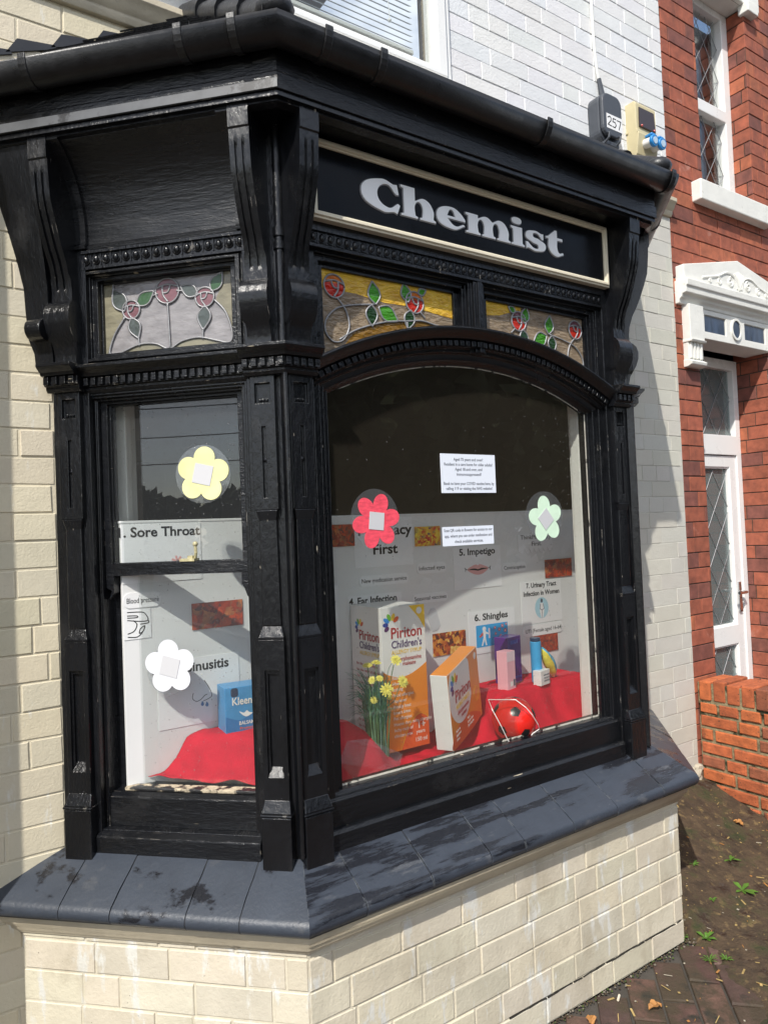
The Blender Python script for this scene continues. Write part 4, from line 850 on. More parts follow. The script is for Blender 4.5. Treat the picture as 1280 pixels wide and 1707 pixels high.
# front door
dr = empty('front_door', FW.pt(3.12, -.22, 0), parent=rh)
bm = B(); nested(bm, FW, [(2.765, 3.48, 0, 2.52, -.198), (2.815, 3.43, 2.055, 2.46, None), (2.815, 3.43, .05, 1.935, None)], -.262); obj('door_frame', bm, PVC, dr, bevel=.003)
bm = B(); nested(bm, FW, [(2.818, 3.427, .055, 1.93, -.208), (2.885, 3.358, .905, 1.862, -.216), (2.895, 3.348, .915, 1.852, None), (2.885, 3.358, .155, .79, -.216), (2.895, 3.348, .165, .78, None)], -.255); obj('door_leaf', bm, PVC, dr, bevel=.003)
bm = B(); box(bm, FW, 2.81, 3.435, -.240, -.232, 2.05, 2.465); box(bm, FW, 2.89, 3.352, -.240, -.232, .91, 1.856); box(bm, FW, 2.89, 3.352, -.240, -.232, .16, .785); obj('door_pane', bm, glass_mat('obscured_glass', (.55, .62, .62), haze=.30, hcol=(.34, .40, .40), rough=.05), dr)
bm = B(); lattice(bm, FW, 2.815, 3.43, 2.055, 2.46, .155, .23, -.228); lattice(bm, FW, 2.895, 3.348, .915, 1.852, .155, .23, -.228); lattice(bm, FW, 2.895, 3.348, .165, .78, .155, .23, -.228); obj('leading', bm, LEAD, dr)
bm = B(); box(bm, FW, 3.375, 3.405, -.208, -.196, .98, 1.16, taper=.003); tube(bm, [FW.pt(3.39, -.196, 1.10), FW.pt(3.39, -.16, 1.10), FW.pt(3.30, -.155, 1.10)], .009, 8); obj('door_handle', bm, mat('chrome', (.6, .6, .6), .2, .02, metal=1.), dr)
# door surround
ds = empty('door_surround', FW.pt(3.1, .0, 2.4), parent=rh)
bm = B()
sweep(bm, FW, [(-.02, 2.694), (.018, 2.694), (.022, 2.712), (.036, 2.724), (.040, 2.738), (.062, 2.742), (.064, 2.772), (.072, 2.778), (.074, 2.812), (-.02, 2.816)], 2.572, 3.65)
plate(bm, FW, [(2.585, 2.813), (3.635, 2.813), (3.635, 2.895), (3.11, 3.005), (2.585, 2.895)], -.01, .048)
obj('pediment', bm, STONE, ds, bevel=.004)
bm = B()
for s in (1, -1):
    for cx, cz, r0, tn, ph in ((.09, 2.868, .030, 1.6, 90), (.20, 2.856, .022, 1.5, 60), (.29, 2.848, .014, 1.4, 80)):
        tube(bm, [FW.pt(3.11+s*(cx+r0*(1-q/26*.8)*math.cos(rad(ph+q/26*360*tn))), .048, cz+r0*(1-q/26*.8)*math.sin(rad(ph+q/26*360*tn))) for q in range(27)], .0062, 6)
    tube(bm, [FW.pt(3.11+s*x, .048, z) for x, z in smoothp([(.02, 2.84), (.05, 2.90), (.12, 2.915), (.20, 2.885), (.27, 2.868), (.36, 2.850)])], .007, 6)
for k in range(5): tube(bm, [FW.pt(3.11, .047, 2.835), FW.pt(3.11+(k-2)*.012, .052, 2.89), FW.pt(3.11+(k-2)*.020, .048, 2.935-.006*abs(k-2))], .007, 6)
obj('carved_scroll', bm, STONE, ds, smooth='auto')
for X in (2.622, 3.485):
    bm = B(); box(bm, FW, X, X+.128, -.01, .045, 2.50, 2.693); sweep(bm, FW, [(-.01, 2.492), (.05, 2.492), (.056, 2.503), (-.01, 2.506)], X-.004, X+.132)
    for k in range(4): box(bm, FW, X+.008+k*.030, X+.026+k*.030, .0, .038, 2.405, 2.490)
    box(bm, FW, X, X+.128, -.01, .028, 2.40, 2.492); sweep(bm, FW, [(-.01, 2.362), (.022, 2.362), (.046, 2.372), (.050, 2.388), (.034, 2.398), (-.01, 2.402)], X-.005, X+.133)
    obj('bracket', bm, STONE, ds, bevel=.003)
bm = B(); nested(bm, FW, [(2.751, 3.484, 2.532, 2.692, .018), (2.800, 3.010, 2.572, 2.665, .006), (3.200, 3.425, 2.572, 2.665, .006)], -.14); obj('transom_board', bm, STONE, ds, bevel=.003)
bm = B(); plate(bm, FW, rect(2.803, 3.007, 2.575, 2.662), .0065, .010); plate(bm, FW, rect(3.203, 3.422, 2.575, 2.662), .0065, .010); plate(bm, FW, circ(3.105, 2.618, .040, .050, 28), .0185, .021); obj('transom_pane', bm, mat('dark_blue_pane', (.03, .05, .09), .15, .3, 30, .0006, 40, (1, 1, .2)), ds)
bm = B()
for q in range(28):
    a, b = rad(q*360/28), rad((q+1)*360/28); prism(bm, [FW.pt(3.105+r*math.cos(t)*.82, .018, 2.618+r*math.sin(t)) for r, t in ((.050, a), (.063, a), (.063, b), (.050, b))], [FW.pt(3.105+r*math.cos(t)*.82, .027, 2.618+r*math.sin(t)) for r, t in ((.050, a), (.063, a), (.063, b), (.050, b))])
obj('oval_rim', bm, STONE, ds)

# ------------------------------------------------------------------ low garden wall
gw = empty('garden_wall', (2.68, -.05, 0), 'low weathered red brick garden wall running out from the house', 'wall')
GF = Face((2.575, D-.006, 0), (0, -1, 0), (-1, 0, 0))
def gtone(R, t):
    k = R.random()
    if k < .2: return (t[0]*.66, t[1]*.8, t[2]*1.1, 1)
    if k < .45: return (t[0]*1.2, t[1]*1.25, t[2]*1.1, 1)
    return t
bm = B(); bricks(bm, GF, 0, 1.25, .0, .616, course=.0685, blen=.226, gap=.013, depth=.016, ch=.006, mort=.010, seed=51, tonev=.14, edge=gtone, jit=.003)
GB = Face((2.79, D-.006-1.25, 0), (0, 1, 0), (1, 0, 0)); bricks(bm, GB, 0, 1.25, 0, .616, course=.0685, blen=.226, gap=.013, depth=.016, ch=.006, mort=.010, seed=52, tonev=.14, edge=gtone, jit=.003)
GE = Face((2.575, D-.004-1.25, 0), (1, 0, 0), (0, -1, 0)); bricks(bm, GE, 0, .215, 0, .616, course=.0685, blen=.226, gap=.013, depth=.016, ch=.006, mort=.010, seed=53, tonev=.14, edge=gtone)
obj('brickwork', bm, [REDG, MORTG], gw)
bm = B(); R = random.Random(9); x = .012
while x < 1.19:
    wd = .062; v = 1+R.uniform(-.15, .15); tn = gtone(R, (v, v, v, 1)); dz = R.uniform(-.004, .004); do = R.uniform(-.004, .004)
    box(bm, GF, x, x+wd, -.218+do, .004+do, .622, .722+dz, 0, tn); x += wd+.012
obj('coping_brick', bm, REDG, gw, bevel=.006, seg=2)
bm = B(); box(bm, GF, 0, 1.248, -.212, -.004, .60, .708); obj('coping_mortar', bm, MORTG, gw)

# ------------------------------------------------------------------ boxes on the wall
mb = empty('service_box', FW.pt(2.015, .04, 3.355), 'grey rounded service box marked 257 mounted on the white wall', 'service box')
bm = B(); plate(bm, FW, rrect(1.942, 2.088, 3.372, 3.60, .045), -.004, .062); obj('box_body', bm, METERG, mb, bevel=.005)
bm = B(); plate(bm, FW, rrect(1.944, 2.086, 3.390, 3.598, .045), .0635, .084); obj('box_lid', bm, METERG, mb, bevel=.008, seg=3)
bm = B(); plate(bm, FW, rect(1.968, 2.082, 3.425, 3.495), .0842, .0850); obj('number_label', bm, PAPER, mb)
bm = B()
line2(bm, FW, [(1.976, 3.476), (1.990, 3.484), (2.000, 3.478), (1.998, 3.465), (1.976, 3.442), (2.003, 3.440)], .0851, .005)
line2(bm, FW, [(2.035, 3.480), (2.015, 3.480), (2.012, 3.464), (2.028, 3.464), (2.036, 3.452), (2.026, 3.438), (2.010, 3.440)], .0851, .005)
line2(bm, FW, [(2.044, 3.478), (2.072, 3.478), (2.056, 3.436)], .0851, .005)
obj('lettering', bm, INK, mb)
bm = B()
for x in (1.975, 2.055): tube(bm, [FW.pt(x, .07, 3.41), FW.pt(x, .092, 3.398), FW.pt(x-.004, .09, 3.375), FW.pt(x-.01, .06, 3.352)], .006, 6)
box(bm, FW, 1.968, 2.065, .05, .075, 3.352, 3.372); obj('latch', bm, METERG, mb, bevel=.002)
sb = empty('socket_box', FW.pt(2.31, .04, 3.36), 'beige plastic socket box with dark flap and two blue sockets', 'socket box')
bm = B(); a = lambda o, z: (o, z)
sweep(bm, FW, [(-.004, 3.365), (.045, 3.365), (.056, 3.385), (.072, 3.485), (.060, 3.495), (.060, 3.640), (.050, 3.652), (-.004, 3.652)], 2.228, 2.390); obj('box_body', bm, BEIGE, sb, bevel=.004)
bm = B(); box(bm, FW, 2.222, 2.396, .0, .012, 3.50, 3.51); box(bm, FW, 2.226, 2.392, .06, .066, 3.488, 3.505); obj('seam', bm, BEIGE, sb, bevel=.002)
bm = B(); box(bm, FW, 2.246, 2.376, .0585, .068, 3.520, 3.622, taper=.004); obj('flap', bm, mat('smoked_flap', (.035, .022, .022), .2, .2, 6), sb, bevel=.003)
for x in (2.262, 2.362): bm = B(); ball(bm, FW.pt(x, .068, 3.527), .006); obj('screw', bm, mat('red_screw', (.5, .06, .05), .3), sb)
for x in (2.286, 2.350):
    so_ = empty('socket', FW.pt(x, .07, 3.43), parent=sb); c = FW.pt(x, .062, 3.440); dv = Vector((0, -.92, -.10)).normalized()
    bm = B(); cyl(bm, c, c+dv*.045, .023, 20); obj('socket_body', bm, PVC, so_, bevel=.002, smooth='auto')
    bm = B(); cyl(bm, c+dv*.044, c+dv*.060, .029, 20); box(bm, FW, x-.016, x+.016, .075, .115, 3.462, 3.474); obj('socket_cap', bm, BLUEP, so_, bevel=.003, smooth='auto')
    bm = B(); cyl(bm, c+dv*.0605, c+dv*.0625, .017, 16); obj('socket_face', bm, mat('pale_blue_plastic', (.45, .58, .7), .3), so_)
bm = B(); tube(bm, [FW.pt(x, .011, z) for x, z in smoothp([(1.995, 6.4), (1.998, 5.2), (1.990, 4.4), (1.994, 4.0), (1.998, 3.86), (2.008, 3.76), (2.022, 3.70)])], .0075, 8)
obj('supply_cable', bm, mat('white_cable', (.72, .72, .70), .5, .05), None, smooth='auto'); CB = bpy.context.scene.objects['supply_cable']; tag(CB, 'white supply cable running down the wall to the grey box', 'cable')
bm = B(); tube(bm, [FW.pt(2.020, .012, 3.715), FW.pt(2.030, .014, 3.66), FW.pt(2.038, .02, 3.60)], .010, 8, 0, .016); o_ = obj('cable_gland', bm, METERG, None); o_.parent = CB; o_.location = BASES[o_]-BASES[CB]

# ------------------------------------------------------------------ window display
FB = Face((0, .50, 0), (1, 0, 0), (0, -1, 0))      # front of the display board
bm = B(); box(bm, FB, -.300, 1.628, -.018, 0, .805, 1.618); box(bm, FB, -.302, 1.630, -.020, .0015, 1.612, 1.6195)
tag(obj('display_board', bm, BOARD, None, bevel=.001), 'long white display board standing across the back of both windows', 'display board')
def sheet(name, label, cat, x0, x1, z0, z1, draw=None, group=None, m=None, poly=None, o=.0006, th=.0012, sl=0.):
    t = empty(name, FB.pt((x0+x1)/2, o, z0), label, cat, group)
    bm = B(); plate(bm, FB, poly or rect(x0, x1, z0, z1), o, o+th); obj('sheet', bm, m or PAPER, t)
    if draw: draw(t, o+th+.0001)
    return t
def lettering(t, o, rows, m=None, name='lettering'):
    bm = B()
    for r in rows: text_bm(bm, FB, r[0], r[1], o, r[2], r[3], r[4] if len(r) > 4 else None, r[5] if len(r) > 5 else 'L', r[6] if len(r) > 6 else .026)
    obj(name, bm, m or INK, t)
def d(t, o): lettering(t, o, [('Pharmacy', .500, 1.546, .052, .233), ('First', .560, 1.478, .050, .106)])
sheet('poster', 'white Pharmacy First poster behind the red paper flower', 'poster', .485, .738, 1.433, 1.608, d)
REDINK = mat('red_ink', (.55, .10, .09), .5, .1, 20); PINKI = mat('pink_print', (.75, .38, .36), .5, .05)
def d(t, o):
    lettering(t, o, [('5. Impetigo', .957, 1.452, .036, .186)])
    bm = B(); plate(bm, FB, smoothp([(.995, 1.395), (1.02, 1.408), (1.04, 1.413), (1.05, 1.409), (1.06, 1.413), (1.082, 1.407), (1.105, 1.396), (1.08, 1.378), (1.05, 1.372), (1.02, 1.379)], 4, True), o, o+.0004); plate(bm, FB, smoothp([(1.0, 1.394), (1.03, 1.398), (1.05, 1.394), (1.07, 1.398), (1.1, 1.395), (1.07, 1.391), (1.05, 1.388), (1.03, 1.391)], 4, True), o+.0005, o+.0008, 1)
    line2(bm, FB, [(.982, 1.402), (.988, 1.398), (.984, 1.388)], o, .0022, 1); line2(bm, FB, [(1.117, 1.403), (1.111, 1.398), (1.116, 1.388)], o, .0022, 1); line2(bm, FB, [(.984, 1.396), (1.0, 1.394)], o, .0022, 1); line2(bm, FB, [(1.1, 1.395), (1.116, 1.396)], o, .0022, 1)
    obj('lips_picture', bm, [PINKI, INK], t)
sheet('poster', 'white poster reading 5. Impetigo above a drawing of lips', 'poster', .927, 1.173, 1.320, 1.484, d)
sheet('poster', 'white poster reading 4. Ear Infection behind the tall syrup box', 'poster', .45, .678, 1.15, 1.337, lambda t, o: lettering(t, o, [('4. Ear Infection', .455, 1.306, .034, .202)]))
def d(t, o):
    lettering(t, o, [('6. Shingles', 1.020, 1.192, .036, .177)])
    bm = B(); plate(bm, FB, rect(1.026, 1.194, 1.087, 1.173), o, o+.0004, 0)
    q = o+.0005
    plate(bm, FB, circ(1.068, 1.157, .0095, n=16), q, q+.0003, 1); plate(bm, FB, [(1.060, 1.148), (1.077, 1.148), (1.074, 1.122), (1.080, 1.092), (1.073, 1.092), (1.068, 1.115), (1.058, 1.092), (1.051, 1.092), (1.062, 1.122)], q, q+.0003, 1)
    plate(bm, FB, [(1.076, 1.146), (1.092, 1.138), (1.092, 1.132), (1.075, 1.138)], q, q+.0003, 1); plate(bm, FB, [(1.060, 1.146), (1.040, 1.130), (1.046, 1.124), (1.062, 1.134)], q+.0004, q+.0006, 2)
    plate(bm, FB, rrect(1.090, 1.098, 1.118, 1.158, .003), q, q+.0003, 3)
    for x, z, r in ((1.125, 1.156, .006), (1.148, 1.147, .007), (1.128, 1.132, .0055), (1.165, 1.160, .007), (1.180, 1.140, .008), (1.155, 1.122, .006), (1.172, 1.112, .006), (1.138, 1.108, .005), (1.186, 1.165, .005)): plate(bm, FB, circ(x, z, r, n=10), q, q+.0003, 2); plate(bm, FB, circ(x, z, r*.45, n=8), q+.0004, q+.0006, 3)
    obj('shield_picture', bm, [mat('cyan_print', (.03, .36, .72), .5, .03), PAPER, REDINK, mat('pink_pale', (.8, .6, .65), .5, .05)], t)
sheet('poster', 'white poster reading 6. Shingles above a bright blue picture', 'poster', .99, 1.235, 1.062, 1.229, d)
def d(t, o):
    lettering(t, o, [('7. Urinary Tract', 1.308, 1.298, .028, .178), ('Infection in Women', 1.290, 1.264, .028, .212)])
    bm = B(); plate(bm, FB, circ(1.394, 1.210, .040, .044, 24), o, o+.0003, 0); q = o+.0004
    plate(bm, FB, circ(1.394, 1.240, .007, .009, 12), q, q+.0003, 1); plate(bm, FB, [(1.384, 1.230), (1.404, 1.230), (1.408, 1.203), (1.400, 1.168), (1.388, 1.168), (1.380, 1.203)], q, q+.0003, 2); line2(bm, FB, [(1.386, 1.226), (1.382, 1.206), (1.394, 1.200), (1.406, 1.206), (1.402, 1.226)], q+.0004, .0025, 1); line2(bm, FB, [(1.394, 1.198), (1.394, 1.168)], q+.0004, .0018, 1)
    obj('figure_picture', bm, [mat('pale_blue_print', (.40, .62, .72), .5, .03), INKG, PAPER], t)
sheet('poster', 'white poster reading 7. Urinary Tract Infection in Women over a blue oval', 'poster', 1.277, 1.515, 1.148, 1.324, d)
def d(t, o):
    lettering(t, o, [('1. Sore Throat', -.314, 1.572, .040, .241)])
    bm = B(); line2(bm, FB, [(-.165, 1.470), (-.150, 1.482), (-.135, 1.486), (-.118, 1.500)], o, .004, 1)
    for k in range(7): line2(bm, FB, [(-.138, 1.494), (-.138+.016*math.cos(k*.9), 1.494+.016*math.sin(k*.9))], o, .006, 0)
    obj('throat_picture', bm, [PINKI, INK], t)
sheet('poster', 'white poster ending in Sore Throat behind the sash meeting rail', 'poster', -.299, -.064, 1.437, 1.608, d)
def d(t, o):
    lettering(t, o, [('2. Sinusitis', -.165, 1.160, .040, .176)])
    bm = B(); line2(bm, FB, smoothp([(-.068, 1.128), (-.052, 1.10), (-.046, 1.078), (-.058, 1.070), (-.072, 1.066)]), o, .0018); line2(bm, FB, smoothp([(-.103, 1.094), (-.106, 1.078), (-.094, 1.068), (-.080, 1.072), (-.068, 1.082), (-.060, 1.084)]), o, .0018)
    for x, z in ((-.076, 1.056), (-.062, 1.052)): plate(bm, FB, smoothp([(x, z+.010), (x+.005, z), (x, z-.005), (x-.005, z)], 4, True), o, o+.0004, 1)
    obj('nose_picture', bm, [INK, mat('drop_blue', (.05, .16, .35), .5)], t)
sheet('poster', 'white poster ending in nusitis above a line drawing of a nose', 'poster', -.208, .045, 1.0, 1.2, d)
def d(t, o):
    lettering(t, o, [('3.', .106, 1.352, .034)])
    bm = B(); line2(bm, FB, smoothp([(.385, 1.340), (.392, 1.325), (.386, 1.30), (.395, 1.28), (.385, 1.25), (.378, 1.215)]), o, .003); line2(bm, FB, smoothp([(.400, 1.325), (.392, 1.310), (.372, 1.316)]), o, .003); line2(bm, FB, smoothp([(.398, 1.27), (.390, 1.26), (.370, 1.275)]), o, .003); obj('insect_picture', bm, INK, t)
sheet('poster', 'white poster numbered 3 mostly hidden behind the corner post', 'poster', .083, .412, 1.207, 1.38, d)
def strip(s, label, x0, x1, z0, z1, sz, cat='word strip'):
    def d(t, o): lettering(t, o, [(s, x0+.008, z0+(z1-z0)*.32, sz, x1-x0-.016, 'L', .004)])
    sheet('word_strip', label, cat, x0, x1, z0, z1, d, 'printed word strips on the display board', poly=rrect(x0, x1, z0, z1, (z1-z0)*.42), o=.0006, th=.0022)
strip('New medication service', 'rounded white word strip reading New medication service', .500, .710, 1.366, 1.404, .022)
strip('Infected eyes', 'rounded white word strip reading Infected eyes', .752, .890, 1.394, 1.434, .022)
strip('Seasonal vaccines', 'rounded white word strip reading Seasonal vaccines', .726, .892, 1.285, 1.320, .021)
strip('Contraception', 'rounded white word strip reading Contraception', 1.180, 1.314, 1.370, 1.409, .021)
strip('UTI (Female aged 16-64)', 'rounded white word strip reading UTI (Female aged 16-64)', 1.283, 1.515, 1.097, 1.144, .022)
strip('Blood pressure', 'rounded white word strip ending in pressure, in the left window', -.298, -.190, 1.366, 1.410, .022)
def d(t, o):
    bm = B()
    for ps in ([(-.288, 1.355), (-.25, 1.353), (-.237, 1.346), (-.230, 1.328), (-.250, 1.326), (-.288, 1.332)], [(-.288, 1.345), (-.262, 1.343), (-.262, 1.338), (-.288, 1.339)], [(-.272, 1.330), (-.262, 1.318), (-.270, 1.300), (-.288, 1.293)], [(-.288, 1.284), (-.262, 1.282), (-.246, 1.296), (-.240, 1.312), (-.252, 1.305), (-.256, 1.292), (-.246, 1.296)], [(-.230, 1.328), (-.229, 1.320), (-.252, 1.318)]): line2(bm, FB, smoothp(ps, 4), o, .0026)
    obj('monitor_picture', bm, INK, t)
sheet('cutout', 'paper cut-out line drawing of a blood pressure monitor at the left edge', 'drawing', -.299, -.222, 1.276, 1.362, d)
def d(t, o): pass
P = [(.79, 1.232), (.812, 1.176), (.838, 1.180), (.852, 1.196), (.836, 1.252), (.826, 1.262), (.808, 1.262)]
sheet('word_strip', 'blank looking tilted grey strip beside the tall syrup box', 'word strip', .79, .85, 1.18, 1.26, lambda t, o: None, 'printed word strips on the display board', poly=P, m=mat('grey_strip', (.55, .56, .58), .6))
zz = [(1.272, 1.520), (1.475, 1.522), (1.478, 1.450)]+[(1.478-(k+.5)*.0135, 1.440 if k % 2 else 1.462) for k in range(14)]+[(1.272, 1.452)]
sheet('starburst_sign', 'white zigzag edged paper reading Think Pharmacy First under the green flower', 'paper sign', 1.272, 1.478, 1.44, 1.522, lambda t, o: lettering(t, o, [('ThinkPharmacy', 1.288, 1.500, .026, .180, 'L', .002), ('First.', 1.350, 1.472, .026, .058, 'L', .002)]), poly=zz)
LC = [((.015, .005, .004), (.22, .02, .010), (.60, .07, .015), (.10, .03, .03), (.62, .20, .06)), ((.012, .006, .006), (.12, .02, .01), (.45, .07, .01), (.70, .28, .03), (.85, .65, .2)), ((.10, .01, .02), (.6, .05, .02), (.75, .40, .03), (.85, .65, .05), (.12, .04, .10))]
def photo(label, x0, x1, z0, z1, sd, sc, ci, sl=0.):
    t = empty('leaf_photo', FB.pt((x0+x1)/2, 0, z0), label, 'photo', 'autumn leaf photos on the display board')
    bm = B(); plate(bm, FB, [(x0, z0), (x1, z0+sl), (x1, z1+sl), (x0, z1)], .002, .0034); obj('print', bm, leaf_photo_mat('leaf_print_%d' % sd, sd, sc, LC[ci]), t)
photo('autumn leaf photo behind the left edge of the red flower', .384, .487, 1.512, 1.588, 1, 60, 0)
photo('yellow and red leaf photo beside the scan notice', .748, .868, 1.497, 1.570, 2, 75, 2)
photo('autumn photo with a dark log at the right end of the board', 1.423, 1.588, 1.332, 1.409, 3, 70, 0)
photo('dark forest photo with glowing sun between the two cartons', .811, .971, 1.081, 1.166, 4, 65, 1)
photo('orange leaf carpet photo behind the blue tube', 1.322, 1.480, 1.024, 1.096, 5, 120, 0)
photo('bright orange leaf photo in the left window', -.100, .063, 1.283, 1.363, 6, 55, 0)

# paper flowers and notices stuck to the glass
def paper_flower(F, o, label, petals, c, sq, ang, lam, m, mc):
    """petals: list of (x,z,rx,rz,angle)"""
    t = empty('paper_flower', F.pt(c[0], o, c[1]-.06), label, 'paper flower', 'paper flowers stuck to the windows')
    bm = B()
    if lam: plate(bm, F, circ(*lam, n=36), o-.0006, o, 0); obj('laminate', bm, LAM, t)
    bm = B()
    for i, (x, z, rx, rz, a) in enumerate(petals):
        ca_, sa = math.cos(rad(a)), math.sin(rad(a)); ps = [(x+u*ca_-v*sa, z+u*sa+v*ca_) for u, v in circ(0, 0, rx, rz, 22)]
        plate(bm, F, ps, o+.0003+.00012*i, o+.0012+.00012*i)
    obj('petals', bm, m, t)
    bm = B(); s = sq/2; ps = [(c[0]+(u*math.cos(rad(ang))-v*math.sin(rad(ang)))*s, c[1]+(u*math.sin(rad(ang))+v*math.cos(rad(ang)))*s) for u, v in ((-1, -1), (1, -1), (1, 1), (-1, 1))]
    plate(bm, F, ps, o+.0022, o+.003); obj('paper_square', bm, mc, t)
def ring(c, n, R, rx, rz, a0): return [(c[0]+R*math.cos(rad(a0+360*i/n)), c[1]+R*math.sin(rad(a0+360*i/n)), rx, rz, a0+360*i/n) for i in range(n)]
CEN = mat('printed_square', (.55, .55, .57), .5, .02)
YEL = mat('yellow_petal_paper', (.74, .72, .36), .5, .16, 14); PNK = mat('red_crayon_petal', (.78, .07, .11), .6, .25, 40, stretch=(1, 1, 3)); GRN = mat('mint_petal_paper', (.62, .80, .62), .5, .06, 30)
paper_flower(FF, -.1345, 'red crayoned paper flower stuck on the big arched window', ring((.343, 1.590), 6, .052, .032, .0255, 70), (.343, 1.590), .052, -6, (.340, 1.598, .084, .088), PNK, CEN)
paper_flower(FF, -.1345, 'pale green paper flower at the right of the big window', ring((1.055, 1.578), 5, .047, .036, .030, 97), (1.055, 1.578), .056, 40, (1.052, 1.592, .092, .084), GRN, CEN)
paper_flower(FC, -.1415, 'yellow paper flower on the upper pane of the left window', ring((.304, 1.740), 5, .047, .032, .032, 97), (.304, 1.740), .056, 14, (.304, 1.741, .083, .083), YEL, CEN)
paper_flower(FC, -.1715, 'white paper flower on the lower pane of the left window', ring((.440, 1.195), 5, .046, .032, .032, 85), (.440, 1.195), .055, 14, (.446, 1.182, .066, .068), mat('white_petal_paper', (.68, .69, .73), .5, .02), CEN)
def notice(label, x0, x1, z0, z1, rows):
    t = empty('window_notice', FF.pt((x0+x1)/2, -.134, z0), label, 'notice'); bm = B(); plate(bm, FF, rect(x0, x1, z0, z1), -.1348, -.1338); obj('sheet', bm, PAPERB, t)
    bm = B()
    for s, z, wd in rows: text_bm(bm, FF, s, (x0+x1)/2-wd/2, -.1337, z, .0135, wd, 'L', .004)
    obj('lettering', bm, INKG, t)
notice('pale blue typed notice about vaccines on the dark upper glass', .594, .826, 1.672, 1.798, [('Aged 75 years and over?', 1.776, .125), ('Resident in a care home for older adults?', 1.760, .205), ('Aged 18 and over, and', 1.744, .115), ('immunosuppressed?', 1.728, .105), ('Book to have your COVID vaccine here, by', 1.698, .214), ('calling 119 or visiting the NHS website!', 1.682, .196)])
notice('narrow white typed notice about the flower codes, below the vaccine notice', .590, .806, 1.503, 1.564, [('Scan QR code in flowers for access to our', 1.548, .204), ('app, where you can order medication and', 1.530, .200), ('check available services.', 1.512, .120)])

# red cloth draped over the display floor and its two plinths
ss = lambda a, b, x: (lambda t: t*t*(3-2*t))(max(0., min(1., (x-a)/(b-a))))
def cloth_z(x, y):
    dc = (x+y-.250)*H; m1 = ss(-.27, -.09, x)*(1-ss(.27, .46, x+.04*math.sin(y*20)))*ss(.0, .095+.02*math.sin(x*23), dc)*ss(.14, .30, y)
    m2 = ss(.80, .965, x+.02*math.sin(y*30))*(1-ss(1.43, 1.60, x))*ss(.235, .315, y-.03*max(0, math.sin((x-1.12)*9))*.6)
    f1 = max(0, 4*m1*(1-m1)); f2 = max(0, 4*m2*(1-m2))
    fold = .013*(1-abs(math.sin(x*21+math.sin(y*14)*1.2+y*6)))*(f1*1.3+f2*1.6)+.008*math.sin(x*61+y*19)*(f1+f2)-.008*(f1+f2)+.0035*abs(NZ.noise(Vector((x*28+y*20, y*26-x*9, 7))))*2
    n = NZ.noise(Vector((x*6, y*6, 1)))*.010+NZ.noise(Vector((x*16, y*11, 4)))*.006-abs(NZ.noise(Vector((x*9+y*5, y*9-x*3, 11))))*.014+.004
    return .813+.056*(1-ss(-.02, .16, x))+(.167-.056*(1-ss(-.02, .16, x)))*m1+.138*m2+fold+n*(1-.6*max(m1, m2))
bm = B(); nx, ny = 170, 44; V = {}
for j in range(ny+1):
    y = .152+(.496-.152)*j/ny; xl = .252-y; xr = BX+y-.262
    for i in range(nx+1):
        x = xl+(xr-xl)*i/nx; V[i, j] = bm.verts.new((x, y, cloth_z(x, y)))
for j in range(ny):
    for i in range(nx): bm.faces.new((V[i, j], V[i+1, j], V[i+1, j+1], V[i, j+1]))
q = obj('red_cloth', bm, CLOTH, None, smooth=True); tag(q, 'bright red cloth draped over the display floor and its mounds', 'cloth')
sm = q.modifiers.new('thickness', 'SOLIDIFY'); sm.thickness = .002; sm.offset = -1

# cartons
ORANGE = mat('orange_card', (.82, .27, .025), .35, .06, 6); ORED = mat('orange_red_card', (.72, .12, .025), .35, .05, 6); YELC = mat('yellow_card', (.88, .56, .03), .35, .05, 6)
CARDW = mat('white_card', (.78, .77, .74), .4, .03, 6, .0006, 30); CARDB = mat('brown_card', (.42, .28, .14), .7, .1, 10)
PET = [mat('petal_print_%d' % i, c, .4, .03) for i, c in enumerate([(.10, .02, .12), (.02, .05, .30), (.03, .25, .65), (.15, .42, .03), (.85, .55, .03), (.70, .10, .02)])]
LOGOR = mat('dark_red_print', (.42, .03, .03), .4, .05); WHT = mat('white_print', (.82, .80, .74), .4, .02); PURP = mat('purple_print', (.10, .05, .16), .4)
def logo(t, F, x, z, k):
    """fan of six coloured petals"""
    bm = B()
    for i in range(6):
        a = rad(215-i*34-(8 if i > 3 else 0)); c = (x+.0155*k*math.cos(a), z+.0165*k*math.sin(a))
        ps = [(c[0]+u*math.cos(a)-v*math.sin(a), c[1]+u*math.sin(a)+v*math.cos(a)) for u, v in circ(0, 0, .0085*k*(1 if i > 1 else .85), .0048*k, 14)]
        plate(bm, F, ps, .0004, .0008, i)
    obj('petal_logo', bm, PET, t)
def words(t, F, rows, m, name='lettering', bold=.010):
    bm = B()
    for s, x, z, sz, wd in rows: text_bm(bm, F, s, x, .0010, z, sz, wd, 'L', bold, .0004)
    obj(name, bm, m, t)
def carton(name, label, cat, F, w, h, dp, m, bev=.0015):
    t = empty(name, F.pt(w/2, -dp/2, 0), label, cat); bm = B(); box(bm, F, 0, w, -dp, 0, 0, h); obj('carton_body', bm, m, t, bevel=bev); return t
S1 = Face((.452, .298, .842), (1, 0, 0), (0, -1, 0)); S1L = Face((.452, .298+.188, .842), (0, -1, 0), (-1, 0, 0)); w1, h1 = .176, .468
t = carton('syrup_box', 'tall white and orange syrup carton with petal logo beside the flowers', 'carton', S1, w1, h1, .188, CARDW)
bm = B(); cur = [(0, .262)]+[(w1*k/12, .262-.030*math.sin(math.pi*(k/12)**.9)+.012*(k/12)) for k in range(1, 12)]+[(w1-.0005, .274)]
plate(bm, S1, [(0.0005, .0005), (w1-.0005, .0005)]+cur[::-1], .0002, .0005); obj('orange_panel', bm, ORANGE, t)
